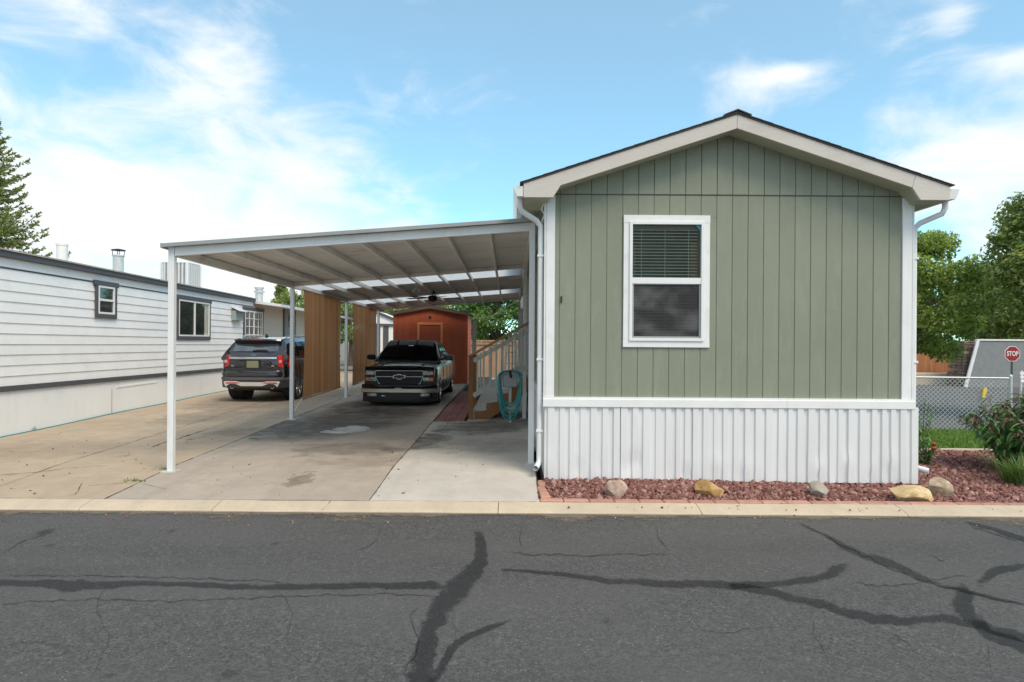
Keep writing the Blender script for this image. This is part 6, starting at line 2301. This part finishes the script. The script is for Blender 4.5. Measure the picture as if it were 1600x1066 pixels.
def conifer(base, h, rad, label, whorls, per, seed, tuft, name='spruce_tree', zmin=.0):
    r2 = random.Random(seed)
    t = root(name, base, label, 'tree')
    b = Vector(base)
    MB().tube([b - Vector((0, 0, .1)), b + Vector((0, 0, h * .6)), b + Vector((0, 0, h))], [.16 * h / 9, .09 * h / 9, .01], 8).build('trunk', BARK, t, smooth=60)
    segs = MB()
    starts, dirs, lens = [], [], []
    for k in range(whorls):
        f = k / (whorls - 1)
        z = h * (.06 + .93 * f)
        if z < zmin:
            continue
        L = rad * (1 - f) ** .85 * r2.uniform(.8, 1.15) + .10
        for j in range(per):
            a = 2 * math.pi * (j + r2.uniform(-.35, .35)) / per + k * 1.1
            l = L * r2.uniform(.7, 1.15)
            d = Vector((math.cos(a), math.sin(a), 0))
            z0 = z + r2.uniform(-.12, .12)
            drop = r2.uniform(.05, .20)
            path = [b + Vector((0, 0, z0)) + d * (l * q) + Vector((0, 0, l * (-drop * math.sin(q * 2.2) * 1.1 + .28 * q * q * q + .06 * q))) for q in (0, .25, .5, .75, 1)]
            segs.tube(path, [.022, .018, .014, .009, .004], 4, False)
            nt = max(4, int(l / .085))
            for i in range(nt):
                q = .12 + .88 * (i + r2.random() * .5) / nt
                idx = min(3, int(q * 4))
                pos = path[idx].lerp(path[idx + 1], q * 4 - idx)
                ax = (path[idx + 1] - path[idx]).normalized()
                side = Vector((-d.y, d.x, 0)) * (1 if i % 2 else -1)
                tl = (.11 + .26 * l * (1 - q) ** .8) * r2.uniform(.6, 1.1)
                td_ = (side * .9 + ax * .75 + Vector((0, 0, r2.uniform(-.35, .12)))).normalized()
                m_ = max(2, int(tl / tuft * 1.7))
                for s in range(m_):
                    starts.append(tuple(pos + td_ * tl * s / m_))
                    dirs.append(tuple(td_))
                    lens.append(1.0)
            for s in range(3):
                starts.append(tuple(path[4] - (path[4] - path[3]).normalized() * s * tuft * .5))
                dirs.append(tuple((path[4] - path[3]).normalized()))
                lens.append(1.0)
    segs.build('limb', BARK, t, fix=False)
    S, Dd = np.array(starts), np.array(dirs)
    K = 5
    S, Dd = np.repeat(S, K, 0), np.repeat(Dd, K, 0)
    n = len(S)
    dv = Dd * .9 + rs.normal(size=(n, 3)) * .42
    dv /= np.linalg.norm(dv, axis=1)[:, None]
    sd = np.cross(dv, rs.normal(size=(n, 3)))
    sd /= np.linalg.norm(sd, axis=1)[:, None]
    ln_ = tuft * rs.uniform(.6, 1.2, n)[:, None]
    w = tuft * .17
    V = np.stack([S - sd * w * .4, S + dv * ln_ * .5 - sd * w, S + dv * ln_, S + dv * ln_ * .5 + sd * w], 1).reshape(-1, 3)
    Fc = (np.array([(0, 1, 2, 3)])[None] + (np.arange(n) * 4)[:, None, None]).reshape(-1, 4)
    np_mesh('crown', V, Fc, SPRUCE, t)
    return t


sp0 = P(-22, 400, 21.0)
conifer((sp0.x, 21.0, -.1), 9.7, 2.75, 'spruce tree rising behind the white trailer roof at the left edge', 30, 9, 3, .13, zmin=2.6)
c = P(440, 450, 62)
conifer((c.x, 62, -.1), 7.9, 1.5, 'small distant spruce above the porch roof of the white trailer', 20, 7, 5, .34, zmin=3)

# shrub at the right edge: drooping leaves on stems, reddish on top
def long_leaf(mb, p, d, L, W, droop):
    """Leaf of three segments folded along its middle."""
    d = Vector(d).normalized()
    s = d.cross(Vector((0, 0, 1)))
    s = s.normalized() if s.length > .05 else Vector((1, 0, 0))
    pts_ = []
    for q, w in ((0, .12), (.35, 1), (.7, .75), (1, .03)):
        c_ = p + d * (L * q) + Vector((0, 0, -droop * L * q * q))
        pts_ += [c_ - s * W * w * .5 + Vector((0, 0, W * w * .16)), c_, c_ + s * W * w * .5 + Vector((0, 0, W * w * .16))]
    fs = []
    for k in range(3):
        fs += [(3 * k, 3 * k + 1, 3 * k + 4, 3 * k + 3), (3 * k + 1, 3 * k + 2, 3 * k + 5, 3 * k + 4)]
    mb.add(pts_, fs)


def shrub(base, rad, h, nstem, label, m, mtop, seed, L=(.10, .19), W=.045, name='shrub', flowers=0):
    r2 = random.Random(seed)
    t = root(name, base, label, 'shrub')
    b = Vector(base)
    st_, lf, tp_ = MB(), MB(), MB()
    fw = []
    for k in range(nstem):
        a, r = r2.uniform(0, 6.283), math.sqrt(r2.random())
        hh = h * (1 - .38 * r * r) * r2.uniform(.72, 1.05)
        e = b + Vector((math.cos(a) * rad * r, math.sin(a) * rad * r, hh))
        s0_ = b + Vector((math.cos(a) * rad * r * .25, math.sin(a) * rad * r * .25, -.03))
        m1 = s0_.lerp(e, .5) + Vector((-math.cos(a), -math.sin(a), 0)) * rad * r * .12
        path = [s0_, m1, e]
        st_.tube(path, [.008, .006, .003], 5, False)
        nl = r2.randint(9, 14)
        for i in range(nl):
            q = .3 + .7 * i / (nl - 1)
            pos = s0_.lerp(m1, q * 2) if q < .5 else m1.lerp(e, q * 2 - 1)
            for _ in range(2 if q < .95 else 4):
                aa = r2.uniform(0, 6.283)
                d = Vector((math.cos(aa), math.sin(aa), r2.uniform(-.25, .55)))
                long_leaf(tp_ if (mtop and q > .86 and r2.random() < .6) else lf, pos, d, r2.uniform(*L), W * r2.uniform(.7, 1.2), r2.uniform(.2, .9))
        fw.append(e)
    st_.build('stem', BARK, t, fix=False)
    lf.build('foliage', m, t, fix=False)
    if tp_.v:
        tp_.build('top_foliage', mtop, t, fix=False)
    for k in range(flowers):
        e = fw[k]
        MB().lathe([(.0, -.02), (.03, -.01), (.042, .015), (.02, .03), (.0, .03)], e, n=9).build('flower', mat('red_flower', (.42, .06, .03), .6, .3, 30), t)
    return t


shrub((P(1597, 700, 9.1).x, 9.1, bz(7.3, 9.1)), .72, 1.16, 88, 'bushy dark green shrub with reddish top leaves at the right edge', PEONY, PEONYR, 2)
shrub((P(1440, 650, 10.2).x, 10.2, .0), .20, .95, 9, 'slender rose bush beside the right house corner and the lawn', ROSE, None, 5, (.04, .08), .035, 'rose_bush', 0)
shrub((P(1443, 690, 9.6).x, 9.6, bz(6.1, 9.6)), .20, .46, 10, 'low rose bush with an orange red bloom by the right downspout', ROSE, None, 6, (.04, .075), .035, 'rose_bush', 2)


def clumpfn(cx, cy, r):
    def f(n):
        a, q = rs.uniform(0, 6.283, n), np.sqrt(rs.uniform(0, 1, n)) * r
        x, y = cx + q * np.cos(a), cy + q * np.sin(a)
        return x, y, np.full(n, bz(cx, cy) - .01)
    return f


for (u, D, r, n, h, lab) in ((1588, 8.45, .16, 150, .40, 'arching daylily clump in front of the right shrub'), (1612, 8.25, .16, 130, .36, 'daylily clump at the right picture edge')):
    q = P(u, 720, D)
    dl = root('daylily', (q.x, D, bz(q.x, D)), lab, 'plant', 'daylilies before the shrub')
    blades(n, clumpfn(q.x, D, r), h, .016, 'leaves', BLADE, dl, 1.7)
